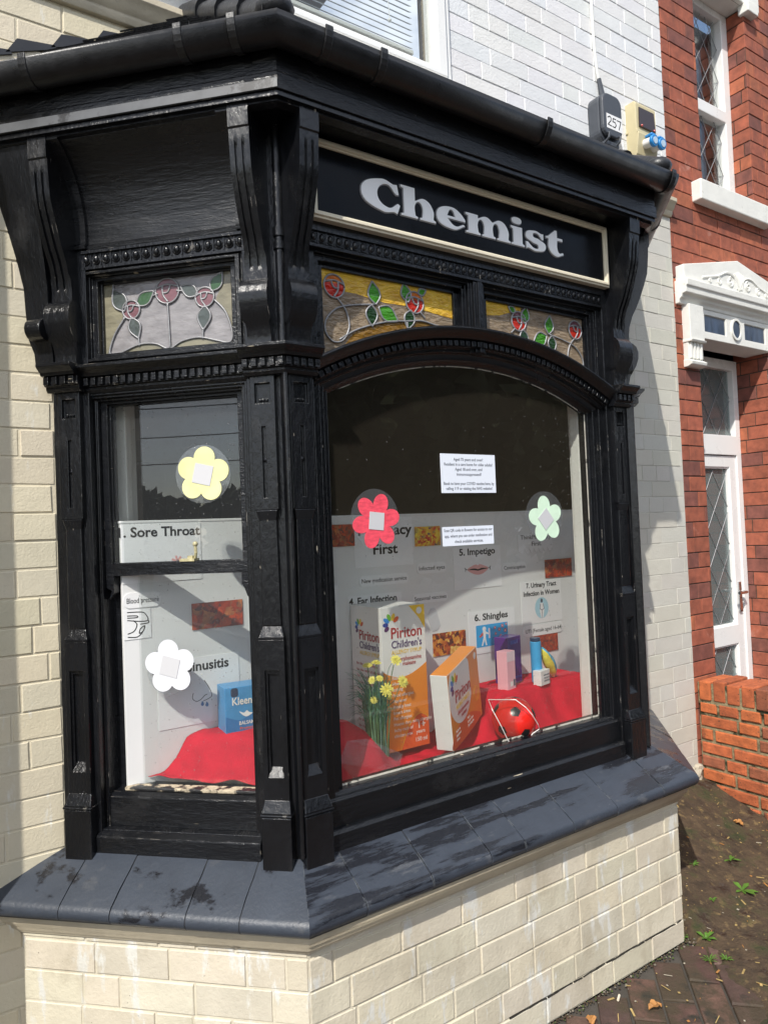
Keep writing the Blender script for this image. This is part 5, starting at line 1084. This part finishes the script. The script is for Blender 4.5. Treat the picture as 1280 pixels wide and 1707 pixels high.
bm = B(); plate(bm, S1, [(.112, h1-.001), (w1-.0005, h1-.001), (w1-.0005, .386), (.150, .425)], .0002, .0005); plate(bm, S1, circ(.153, h1-.020, .0115, .0115, 20), .0006, .0009, 1); obj('corner_flash', bm, [YELC, CARDW], t)
bm = B(); plate(bm, S1, [(.060, .0006), (w1-.0006, .0006), (w1-.0006, .085)]+smoothp([(.165, .098), (.14, .108), (.11, .092), (.082, .050), (.060, .0006)], 5), .00055, .0008); obj('age_panel', bm, ORED, t)
bm = B(); line2(bm, S1, smoothp([(w1-.001, .086), (.165, .098), (.14, .108), (.11, .092), (.082, .050), (.060, .002)], 5), .0009, .0016); obj('age_arc', bm, YELC, t)
logo(t, S1, .040, .412, 1.5)
words(t, S1, [('Piriton', .034, .366, .050, .124)], LOGOR, bold=.014); words(t, S1, [('Children\'s', .036, .334, .034, .122)], PURP, 'subtitle', .012)
words(t, S1, [('ALLERGY SYRUP', .036, .314, .018, .122)], YELC, 'product_line', .0); words(t, S1, [('chlorphenamine', .046, .290, .020, .108), ('maleate', .078, .274, .019, .052)], LOGOR, 'ingredient', .004)
words(t, S1, [(s, .034, .232-.0187*i, .0150, None) for i, s in enumerate(('Rash?', 'Hives', 'Itching', 'Food allergies', 'Hayfever', 'Prickly heat', 'Insect bites', 'Pet allergies', 'House dust mite allergies', 'Itchy rash of', 'chicken pox'))], WHT, 'symptom_list', .006)
words(t, S1, [('1+', .126, .060, .034, .028), ('years', .122, .044, .017, .036), ('150 ml', .116, .018, .019, .046)], WHT, 'dose', .014)
logo(t, S1L, .055, .395, 1.25); words(t, S1L, [('Piriton', .050, .356, .046, .122)], LOGOR, 'side_lettering', .014); words(t, S1L, [('Children\'s', .052, .326, .034, .120)], PURP, 'side_subtitle', .012)
words(t, S1L, [('ALLERGY SYRUP', .052, .306, .018, .120)], YELC, 'side_product_line', 0.); words(t, S1L, [('for the relief of allergic', .03, .270-.021*i, .0135, .13+.012*(i % 3)) for i in range(11)], LOGOR, 'small_print', 0.)
hd = Vector((.861, .509, 0)).normalized(); tl = rad(8.5)
S2 = Face((.618, .158, .850), hd*math.cos(tl)+Vector((0, 0, math.sin(tl))), (hd.y, -hd.x, 0), -hd*math.sin(tl)+Vector((0, 0, math.cos(tl)))); w2, h2 = .300, .248
t = carton('tablet_box', 'orange and white tablet carton leaning over beside the football', 'carton', S2, w2, h2, .058, CARDW)
bm = B(); plate(bm, S2, [(.0006, .0006), (w2-.0006, .0006), (w2-.0006, h2-.0006), (.0006, h2-.0006)], .0002, .0006); box(bm, S2, .002, w2, -.057, -.001, h2, h2+.0005); obj('orange_panel', bm, ORANGE, t)
el = [(max(.001, min(.205, x)), max(.002, min(h2-.001, z))) for x, z in circ(.108, .170, .112, .112, 44)]
bm = B(); plate(bm, S2, el, .0008, .0011); plate(bm, S2, circ(w2-.027, h2-.024, .012, .012, 18), .0008, .0011, 1); obj('white_drop', bm, [CARDW, WHT], t)
bm = B(); plate(bm, S2, smoothp([(.002, .002), (w2-.02, .002), (.20, .052), (.10, .062), (.03, .048)], 5, True), .0007, .00085); obj('curved_band', bm, ORED, t)
F_ = Face(S2.pt(0, .0008, 0), S2.t, S2.n, S2.u); logo(t, F_, .056, .195, 1.7); words(t, F_, [('Piriton', .050, .138, .056, .148)], LOGOR, bold=.014); words(t, F_, [('ALLERGY TABLETS', .052, .116, .020, .132)], YELC, 'product_line', 0.); words(t, F_, [('chlorphenamine', .060, .094, .020, .112), ('maleate', .092, .077, .019, .052)], LOGOR, 'ingredient', .004)
words(t, F_, [(s, .030+.115*(i % 2), .046-.014*(i//2), .0125, None) for i, s in enumerate(('Relieves', 'Rash', 'Hayfever', 'Insect bites', 'Hives', 'Pet allergies'))], WHT, 'symptom_list', .004)
bm = B(); line2(bm, F_, circ(w2-.045, .095, .022, .026, 24)+[(w2-.023, .095)], .0005, .0015); obj('ring_mark', bm, YELC, t)
# tissue box and yellow carton in the left window
S3 = Face((-.044, .395, .976), (1, -.10, 0), (-.10, -1, 0)); S3L = Face(S3.pt(0, -.10, 0), (S3.n*1), -S3.t)
BLT = mat('sky_blue_card', (.06, .28, .56), .35, .15, 14); BLD = mat('deep_blue_card', (.03, .17, .42), .35, .15, 14)
t = carton('tissue_box', 'blue tissue box on the red cloth in the left window', 'tissue box', S3, .128, .138, .085, BLT)
bm = B(); plate(bm, S3, [(.001, .001), (.127, .001), (.127, .048)]+smoothp([(.127, .048), (.09, .058), (.045, .040), (.001, .055)], 6)[1:], .0002, .0005); plate(bm, S3, rrect(.018, .040, .110, .136, .007), .0006, .0009, 1); obj('wave_band', bm, [BLD, mat('navy_card', (.02, .035, .08), .4)], t)
words(t, S3, [('Kleenex', .020, .086, .032, .088)], WHT, bold=.014); words(t, S3, [('BALSAM', .040, .026, .015, .045)], WHT, 'subtitle', .01); words(t, S3, [('Protect', .042, .012, .011, .040)], ORED, 'tag_line', .006)
bm = B(); plate(bm, S3, smoothp([(.042, .066), (.052, .054), (.065, .048), (.082, .056), (.072, .060), (.065, .066), (.056, .060)], 4, True), .0006, .0009); obj('swirl', bm, PAPER, t)
S4 = Face((.058, .362, .962), (1, .05, 0), (.05, -1, 0))
t = carton('cream_carton', 'slim yellow carton with blue foot beside the tissue box', 'carton', S4, .062, .128, .030, YELC)
bm = B(); plate(bm, S4, rect(.001, .061, .001, .022), .0002, .0006); obj('blue_band', bm, mat('royal_blue_card', (.02, .06, .5), .4), t); words(t, S4, [('care', .012, .08, .02, .036)], WHT)
# goods on the right-hand mound
S5 = Face((1.012, .318, .952), (.97, .22, 0), (.22, -.97, 0))
t = carton('pink_carton', 'tall pale pink carton on the red mound', 'carton', S5, .054, .142, .045, mat('pink_card', (.80, .42, .47), .4, .05, 10))
bm = B(); plate(bm, S5, rect(.001, .053, .105, .141), .0002, .0005); plate(bm, S5, rect(.018, .034, .012, .030), .0002, .0006, 1); plate(bm, S5, rect(.038, .050, .012, .036), .0002, .0006, 2); obj('printed_panels', bm, [mat('pale_pink_card', (.80, .62, .66), .4, .05, 10), CARDW, INKG], t)
S6 = Face((1.070, .372, .955), (.97, .24, 0), (.24, -.97, 0))
t = carton('purple_carton', 'dark purple carton standing behind the pink one', 'carton', S6, .094, .178, .060, mat('purple_card', (.085, .018, .19), .25, .25, 9))
bm = B(); plate(bm, S6, rect(.001, .093, .018, .026), .0002, .0005); plate(bm, S6, rect(.02, .072, .150, .165), .0002, .0005); obj('blue_band', bm, mat('violet_print', (.06, .06, .34), .3), t)
t = empty('blue_tube', (1.186, .338, .955), 'upright bright blue tube with dark cap on the red mound', 'tube'); bm = B(); cyl(bm, Vector((1.186, .338, .956)), Vector((1.183, .338, 1.112)), .021, 24); obj('tube_body', bm, mat('bright_blue_plastic', (.05, .36, .68), .3, .12, 8), t, bevel=.002, smooth='auto')
bm = B(); cyl(bm, Vector((1.183, .338, 1.1125)), Vector((1.1828, .338, 1.126)), .0195, 24); obj('tube_cap', bm, mat('navy_cap', (.015, .04, .10), .35), t, bevel=.002)
S7 = Face((1.158, .292, .950), (.97, .24, 0), (.24, -.97, 0))
t = carton('white_carton', 'small white carton with grey print in front of the blue tube', 'carton', S7, .066, .056, .034, CARDW)
words(t, S7, [('mouth wash gel', .020, .036-.011*i, .010, .040) for i in range(3)], INKG, bold=0.)
bm = B(); S8 = Face((1.262, .350, .955), (.9, .2, .0), (.25, -.95, .1)); prof = smoothp([(-.050, .128), (-.020, .120), (.022, .085), (.048, .040), (.052, .004), (.030, .000), (-.002, .030), (-.034, .075)], 5, True)
def pillow(bm, ps, F, dpt, c, mi):
    n = len(ps)
    for s in (1, -1):
        ringv = [bm.verts.new(F.pt(x, 0, z)) for x, z in ps]; mid = [bm.verts.new(F.pt(c[0]+(x-c[0])*.6, s*dpt*.8, c[1]+(z-c[1])*.6)) for x, z in ps]; ctr = bm.verts.new(F.pt(c[0], s*dpt, c[1]))
        for i in range(n):
            j = (i+1) % n; f = bm.faces.new((ringv[i], ringv[j], mid[j], mid[i])); f.material_index = mi if i < n*.55 else 1; f = bm.faces.new((mid[i], mid[j], ctr)); f.material_index = mi if i < n*.55 else 1
pillow(bm, prof, S8, .020, (.006, .062), 0)
tag(obj('foil_pouch', bm, [mat('turquoise_foil', (.08, .42, .62), .3, .35, 30), mat('yellow_foil', (.78, .66, .08), .3, .3, 30)], None, smooth=True), 'blue and yellow foil pouch leaning at the end of the red mound', 'pouch')
# football
fc, fr_ = Vector((.918, .196, .889)), .076
t = empty('football', (fc.x, fc.y, fc.z-fr_), 'red toy football with black pentagons in the window display', 'football')
bm = B(); q = bmesh.ops.create_icosphere(bm, subdivisions=5, radius=fr_)
for v in q['verts']: v.co += fc
obj('ball_shell', bm, mat('red_vinyl', (.60, .018, .012), .22, .06, 8), t, smooth=True)
gr = (1+5**.5)/2; ico = [Vector(v).normalized() for v in [(0, 1, gr), (0, 1, -gr), (0, -1, gr), (0, -1, -gr), (1, gr, 0), (1, -gr, 0), (-1, gr, 0), (-1, -gr, 0), (gr, 0, 1), (gr, 0, -1), (-gr, 0, 1), (-gr, 0, -1)]]
RM = Matrix.Rotation(rad(24), 3, 'Z') @ Matrix.Rotation(rad(35), 3, 'X') @ Matrix.Rotation(rad(12), 3, 'Y')
ico = [RM @ v for v in ico]
for v in ico:
    bm = B()
    a = v.orthogonal().normalized(); b = v.cross(a); nb = min((u for u in ico if u is not v), key=lambda u: (u-v).length); d0 = (nb-v*nb.dot(v)).normalized(); a = d0; b = v.cross(a)
    nrm_ = lambda p: p.normalized()*fr_*1.005+fc
    P = [v+(a*math.cos(rad(72*k))+b*math.sin(rad(72*k)))*.25 for k in range(5)]; PP = []
    for k in range(5): PP += [P[k].lerp(P[(k+1) % 5], q_/4) for q_ in range(4)]
    c = bm.verts.new(nrm_(v)); rings = [[bm.verts.new(nrm_(v.lerp(p, q_/3))) for p in PP] for q_ in (1, 2, 3)]
    for k in range(20):
        bm.faces.new((c, rings[0][k], rings[0][(k+1) % 20]))
        for q_ in (0, 1): bm.faces.new((rings[q_][k], rings[q_+1][k], rings[q_+1][(k+1) % 20], rings[q_][(k+1) % 20]))
    obj('pentagon', bm, mat('black_vinyl', (.012, .012, .012), .3), t)
bm = B(); tube(bm, smoothp and [Vector(p) for p in ((.763, .130, .960), (.775, .128, .938), (.794, .126, .903), (.826, .130, .848))], .0014, 6); tube(bm, [Vector(p) for p in ((.867, .130, .977), (.895, .112, .950), (.922, .110, .920), (.955, .118, .880), (.972, .130, .860), (.938, .130, .850))], .0014, 6); tube(bm, [Vector(p) for p in ((.826, .130, .848), (.86, .118, .828), (.90, .118, .832), (.938, .130, .850))], .0016, 6); tube(bm, [Vector(p) for p in ((.763, .130, .960), (.80, .19, .978), (.867, .130, .977))], .0014, 6)
tag(obj('wire_stand', bm, mat('white_wire', (.78, .76, .72), .4), None), 'thin white wire holder around the red football', 'ball stand')
# artificial flowers
fl = empty('artificial_flowers', (.398, .262, .835), 'bunch of artificial yellow daisies with long green grass blades', 'flowers')
R = random.Random(12); bm = B(); base = Vector((.398, .262, .826))
for k in range(70):   # stiff stalks
    a = R.uniform(0, 6.28); r = .034*math.sqrt(R.random()); b0 = base+Vector((r*math.cos(a), r*.8*math.sin(a), 0)); h = R.uniform(.17, .27); tp = b0+Vector((R.uniform(-.012, .012)+r*math.cos(a)*.3, R.uniform(-.01, .01), h)); tube(bm, [b0, b0.lerp(tp, .5)+Vector((R.uniform(-.004, .004), 0, 0)), tp], R.uniform(.0016, .0028), 5, R.choice((0, 0, 1)), .0012)
obj('stalks', bm, [mat('stalk_green', (.10, .19, .07), .5, .3, 40), mat('stalk_blue_green', (.12, .24, .17), .5, .3, 40)], fl)
bm = B()
for k in range(230):   # grass blades arching over
    a = R.uniform(0, 6.28); r = .03*math.sqrt(R.random()); b0 = base+Vector((r*math.cos(a), r*.8*math.sin(a), R.uniform(.10, .19))); L = R.uniform(.07, .15); out = R.uniform(.02, .085); 
    if math.sin(a) < 0: out *= .8
    if math.cos(a) > .3: out *= .7
    dv = Vector((math.cos(a), math.sin(a), 0)); p1 = b0+Vector((0, 0, L*.55))+dv*out*.3; p2 = b0+Vector((0, 0, L*R.uniform(.5, 1.0)))+dv*out; tube(bm, [b0, p1, (p1+p2)/2+Vector((0, 0, .012)), p2], .0014, 4, R.choice((0, 1, 1)), .0004)
obj('blades', bm, [mat('blade_green', (.06, .20, .09), .5, .4, 40), mat('blade_teal', (.05, .17, .12), .5, .4, 40)], fl)
YF = mat('yellow_petal', (.78, .70, .14), .6, .2, 60)
def daisy(c, r, nrm):
    bm = B(); nrm = Vector(nrm).normalized(); a0 = nrm.orthogonal().normalized(); b0 = nrm.cross(a0)
    for ly, (m, rr, lift) in enumerate(((12, r, .10), (10, r*.72, .35), (7, r*.42, .6))):
        for k in range(m):
            t_ = 6.283*k/m+ly*.4+R.uniform(-.1, .1); dv = (a0*math.cos(t_)+b0*math.sin(t_)); sd = (b0*math.cos(t_)-a0*math.sin(t_)); up_ = nrm*r*lift
            ps = [Vector(c)+nrm*.001, Vector(c)+dv*rr*.55+sd*rr*.17+up_*.6, Vector(c)+dv*rr+sd*rr*.08+up_*.8, Vector(c)+dv*rr-sd*rr*.08+up_*.8, Vector(c)+dv*rr*.55-sd*rr*.17+up_*.6]; prism(bm, ps, [p-nrm*.0006 for p in ps])
    obj('daisy_head', bm, YF, fl)
for c, r, nn in (((.402, .205, 1.072), .025, (-.35, -.9, .15)), ((.470, .215, 1.085), .024, (.1, -.8, .35)), ((.456, .228, 1.152), .022, (-.1, -.7, .45)), ((.372, .262, 1.142), .020, (-.2, -.2, 1)), ((.408, .268, 1.145), .020, (0, -.2, 1)), ((.378, .250, 1.098), .016, (-.5, -.5, .5)), ((.404, .245, 1.100), .014, (-.2, -.6, .6)), ((.374, .236, 1.040), .014, (-.4, -.7, .2)), ((.432, .238, 1.040), .012, (0, -.8, .3))): daisy(c, r*.86, nn)
bm = B()
for p in ((.468, .222, 1.08), (.454, .234, 1.146), (.372, .262, 1.138), (.408, .268, 1.14), (.402, .215, 1.07)): tube(bm, [base+Vector((R.uniform(-.02, .02), R.uniform(-.015, .015), .16)), base.lerp(Vector(p), .7)+Vector((0, 0, .02)), Vector(p)], .0014, 5)
obj('flower_stem', bm, MATS['stalk_green'], fl)
# crumpled clear sheet over the cloth at the left of the big window
bm = B(); P = [Vector(p) for p in ((.205, .170, .90), (.250, .160, .842), (.40, .156, .836), (.44, .19, .872), (.33, .215, .935), (.255, .205, .945))]
prism(bm, P, [p+Vector((0, -.0012, 0)) for p in P]); tag(obj('clear_sheet', bm, glass_mat('clear_film', (.94, .93, .93), haze=.010, hcol=(.7, .7, .72), rough=.1), None), 'loose clear film sheet lying on the red cloth behind the glass', 'film sheet')
# sash catch on the meeting rail
bm = B(); box(bm, FC, .328, .372, -.150, -.118, 1.4975, 1.505); box(bm, FC, .335, .350, -.145, -.122, 1.505, 1.513); tube(bm, [FC.pt(.330, -.13, 1.505), FC.pt(.326, -.126, 1.520), FC.pt(.327, -.126, 1.540)], .0045, 7); ball(bm, FC.pt(.327, -.126, 1.545), .0075)
obj('sash_catch', bm, mat('painted_brass', (.42, .38, .22), .45, .4, 60), bay)

# ------------------------------------------------------------------ weeds and litter on the ground
def weed(x, y, z, n, L, label, sd, wdt=.30, lift=.5):
    R = random.Random(sd); bm = B()
    for k in range(n):
        a = 6.283*k/n+R.uniform(-.4, .4); l = L*R.uniform(.6, 1.1); dv = Vector((math.cos(a), math.sin(a), 0)); sv = Vector((-dv.y, dv.x, 0)); up_ = R.uniform(.3, 1.)*lift; c = Vector((x, y, z))
        pts = [(0, .06, 0), (.3, .7, .5), (.65, 1., .8), (1., .05, .75)]
        Lf = [c+dv*l*t+sv*l*wdt*.5*w_+Vector((0, 0, l*up_*h)) for t, w_, h in pts]; Rg = [c+dv*l*t-sv*l*wdt*.5*w_+Vector((0, 0, l*up_*h)) for t, w_, h in pts]
        for i in range(3): prism(bm, [Lf[i], Lf[i+1], Rg[i+1], Rg[i]], [p+Vector((0, 0, -.0006)) for p in (Lf[i], Lf[i+1], Rg[i+1], Rg[i])])
    tag(obj('weed', bm, GRASS, None), label, 'weed', 'small weeds growing in the paving')
for a in ((1.60, -.045, .0, 9, .036, 'bright rosette weed near the bay base corner, beside a dry leaf', 1, .42, .8), (1.50, -.118, .0, 15, .030, 'spiky grass tuft between pavers in front of the base', 2, .10, .8), (1.545, -.155, .0, 13, .024, 'small feathery weed nearest the camera on the pavers', 3, .2, .8), (1.545, .012, .0, 10, .026, 'thin dark green weed against the bay corner', 4, .22, 1.2),
          (1.98, .03, ground_z(1.98, .03), 8, .060, 'flat wide leaved weed out on the dark soil', 5, .34, .25), (1.93, .21, ground_z(1.93, .21), 7, .034, 'small seedling on the soil near the bay side', 6, .3, .4), (2.12, .16, ground_z(2.12, .16), 8, .042, 'pale seedling on the soil near the garden wall', 7, .3, .4), (1.80, .05, ground_z(1.80, .05), 6, .022, 'tiny clover weed in the middle of the soil', 8, .4, .5)):
    weed(a[0], a[1], max(a[2], ground_z(a[0], a[1]) if a[0] > 1.2 else 0), *a[3:])
bm = B(); cyl(bm, Vector((1.075, -.062, .005)), Vector((1.098, -.050, .006)), .0038, 10); t = tag(obj('cigarette_end', bm, mat('cigarette_paper', (.66, .58, .46), .8, .1, 60), None), 'stubbed cigarette end on the pavers by the base', 'cigarette end')
def dryleaf(x, y, z, L, label, sd):
    R = random.Random(sd); bm = B(); a = R.uniform(0, 6.28); dv = Vector((math.cos(a), math.sin(a), 0)); sv = Vector((-dv.y, dv.x, 0)); n = 8; rows = []
    for k in range(n+1):
        t_ = k/n; wd = L*.32*math.sin(math.pi*t_)**.8*(1+.25*math.sin(k*2.2))+.0008; zc = z+.006+.010*math.sin(t_*3.1)*R.uniform(.6, 1.2); c = Vector((x, y, zc))+dv*L*(t_-.5); rows.append([bm.verts.new(c+sv*wd+Vector((0, 0, .006*R.random()))), bm.verts.new(c-Vector((0, 0, .003))), bm.verts.new(c-sv*wd+Vector((0, 0, .008*R.random())))])
    for A, Q in zip(rows, rows[1:]):
        for i in range(2): bm.faces.new((A[i], A[i+1], Q[i+1], Q[i]))
    o = obj('dry_leaf', bm, LEAFB, None); s_ = o.modifiers.new('t', 'SOLIDIFY'); s_.thickness = .0008; tag(o, label, 'dry leaf', 'dry leaves on the ground')
dryleaf(.93, -.075, 0, .045, 'curled yellow brown leaf close to the base, lowest in view', 1); dryleaf(1.14, -.155, 0, .05, 'ragged orange leaf on a dark paver', 2); dryleaf(1.635, -.035, 0, .034, 'brown leaf curled beside the bright rosette weed', 3); dryleaf(2.40, .28, ground_z(2.40, .28), .05, 'orange leaf at the foot of the garden wall', 4)
R = random.Random(78); bm = B()
for k in range(700):
    t_ = R.random(); x = .35+1.2*t_ if k % 2 else R.uniform(1.52, 1.60); y = -abs(R.gauss(0, .012))-.001 if k % 2 else R.uniform(-.03, .25); z = 0
    if not k % 2: x = BB+max(0, y)+abs(R.gauss(0, .014))+.003
    z = max(0, ground_z(x, y) if x > 1.2 else 0); r = R.uniform(.0012, .0045)
    q = bmesh.ops.create_icosphere(bm, subdivisions=1, radius=r); mi = R.choice((0, 0, 1, 2))
    for v in q['verts']: v.co = Vector((x+v.co.x*R.uniform(.8, 1.4), y+v.co.y, z+v.co.z*.7+.0005))
    for v in q['verts']:
        for f in v.link_faces: f.material_index = mi
tag(obj('grit', bm, [SOIL, mat('moss', (.05, .075, .015), .95, .4, 60), mat('grit_stone', (.16, .14, .11), .9, .3, 60)], None), 'grit and moss gathered along the foot of the bay base', 'grit', kind='stuff')
R = random.Random(77); bm = B()
for k in range(380):
    x = R.uniform(1.0, 2.55); y = R.uniform(-.6, .5); 
    if x < 1.6 and y > -.02: continue
    if 1.5 < x < 2.1 and y > x-BB-.02: continue
    z = max(ground_z(x, y) if x > 1.2 else -.03, -.001 if (x < 1.62 or y < -.30) else -.03)+.0015
    a = R.uniform(0, 3.14); l = R.choice((.003, .005, .008, .012, .026))*R.uniform(.6, 1.3); wd = R.choice((.0008, .0012, .003)) if l > .009 else l*.5; dv = Vector((math.cos(a), math.sin(a), R.uniform(-.1, .25))); sv = Vector((-math.sin(a), math.cos(a), 0)); c = Vector((x, y, z)); mi = R.choice((0, 0, 0, 1, 2))
    P = [c-dv*l*.5-sv*wd, c+dv*l*.5-sv*wd, c+dv*l*.5+sv*wd, c-dv*l*.5+sv*wd]; prism(bm, P, [p+Vector((0, 0, .0012)) for p in P], mi)
tag(obj('ground_litter', bm, [STRAW, LEAFB, WHITEC], None), 'scattered straw, chips and leaf bits over the paving', 'litter', kind='stuff')

# ------------------------------------------------------------------ across the street: only ever seen mirrored in the panes
def tree(x, y, h, cr, label, sd):
    R = random.Random(sd); t = empty('street_tree', (x, y, 0), label, 'tree', 'trees across the street'); bm = B(); tube(bm, [Vector((x, y, -.1)), Vector((x+.1, y, h*.3)), Vector((x-.1, y+.1, h*.62))], .22, 8, 0, .10)
    for k in range(6): a = R.uniform(0, 6.28); tube(bm, [Vector((x, y, h*R.uniform(.25, .5))), Vector((x+math.cos(a)*cr*.5, y+math.sin(a)*cr*.5, h*.6)), Vector((x+math.cos(a)*cr*.8, y+math.sin(a)*cr*.8, h*.75))], .08, 6, 0, .02)
    obj('trunk', bm, BARK, t); bm = B()
    cl = [(Vector((R.gauss(0, .45)*cr, R.gauss(0, .45)*cr, R.uniform(.12, .96)*h)), R.uniform(.35, .6)*cr) for _ in range(26)]
    for c, r in cl:
        for _ in range(130):
            v = Vector((R.gauss(0, 1), R.gauss(0, 1), R.gauss(0, 1))).normalized()*r*R.uniform(.4, 1.); p = Vector((x, y, 0))+c+v; s_ = R.uniform(.22, .42); n_ = Vector((R.gauss(0, 1), R.gauss(0, 1), R.gauss(0, 1))).normalized(); a = n_.orthogonal().normalized()*s_; b = n_.cross(a)
            bm.faces.new([bm.verts.new(q) for q in (p-a-b*.5, p+a-b*.5, p+a*.3+b, p-a*.6+b*.6)])
    obj('crown', bm, FOLI, t)
for i, (x, y, h, cr) in enumerate(((9.5, -13, 8.5, 3.4), (14.5, -17, 9.5, 3.8), (19, -15, 9., 3.6), (24, -19, 9, 3.8), (5.0, -15.5, 8., 3.2), (30, -15, 9, 3.8), (-46, -13, 4.2, 2.2), (-48, -19, 4.6, 2.5), (-46, -25, 4.2, 2.4), (-42, -32, 4.4, 2.5))):
    tree(x, y, h, cr, ['broad dark street tree mirrored in the arched window', 'low street tree mirrored in the left window'][0 if i < 6 else 1], 100+i)
for k, (z0, z1) in enumerate(((7.6, 10.4), (7.3, 10.1), (6.3, 8.6), (5.4, 7.2))):
    bm = B(); tube(bm, [Vector((-30+u*.6, 4-u*2.4, z0-1+(z1-z0)*u/12-.5*math.sin(math.pi*u/12))) for u in range(13)], .025, 5)
    tag(obj('overhead_wire', bm, mat('black_cable', (.02, .02, .02), .6), None), 'overhead wire mirrored as a faint line in the upper sash', 'wire', 'overhead wires across the street')
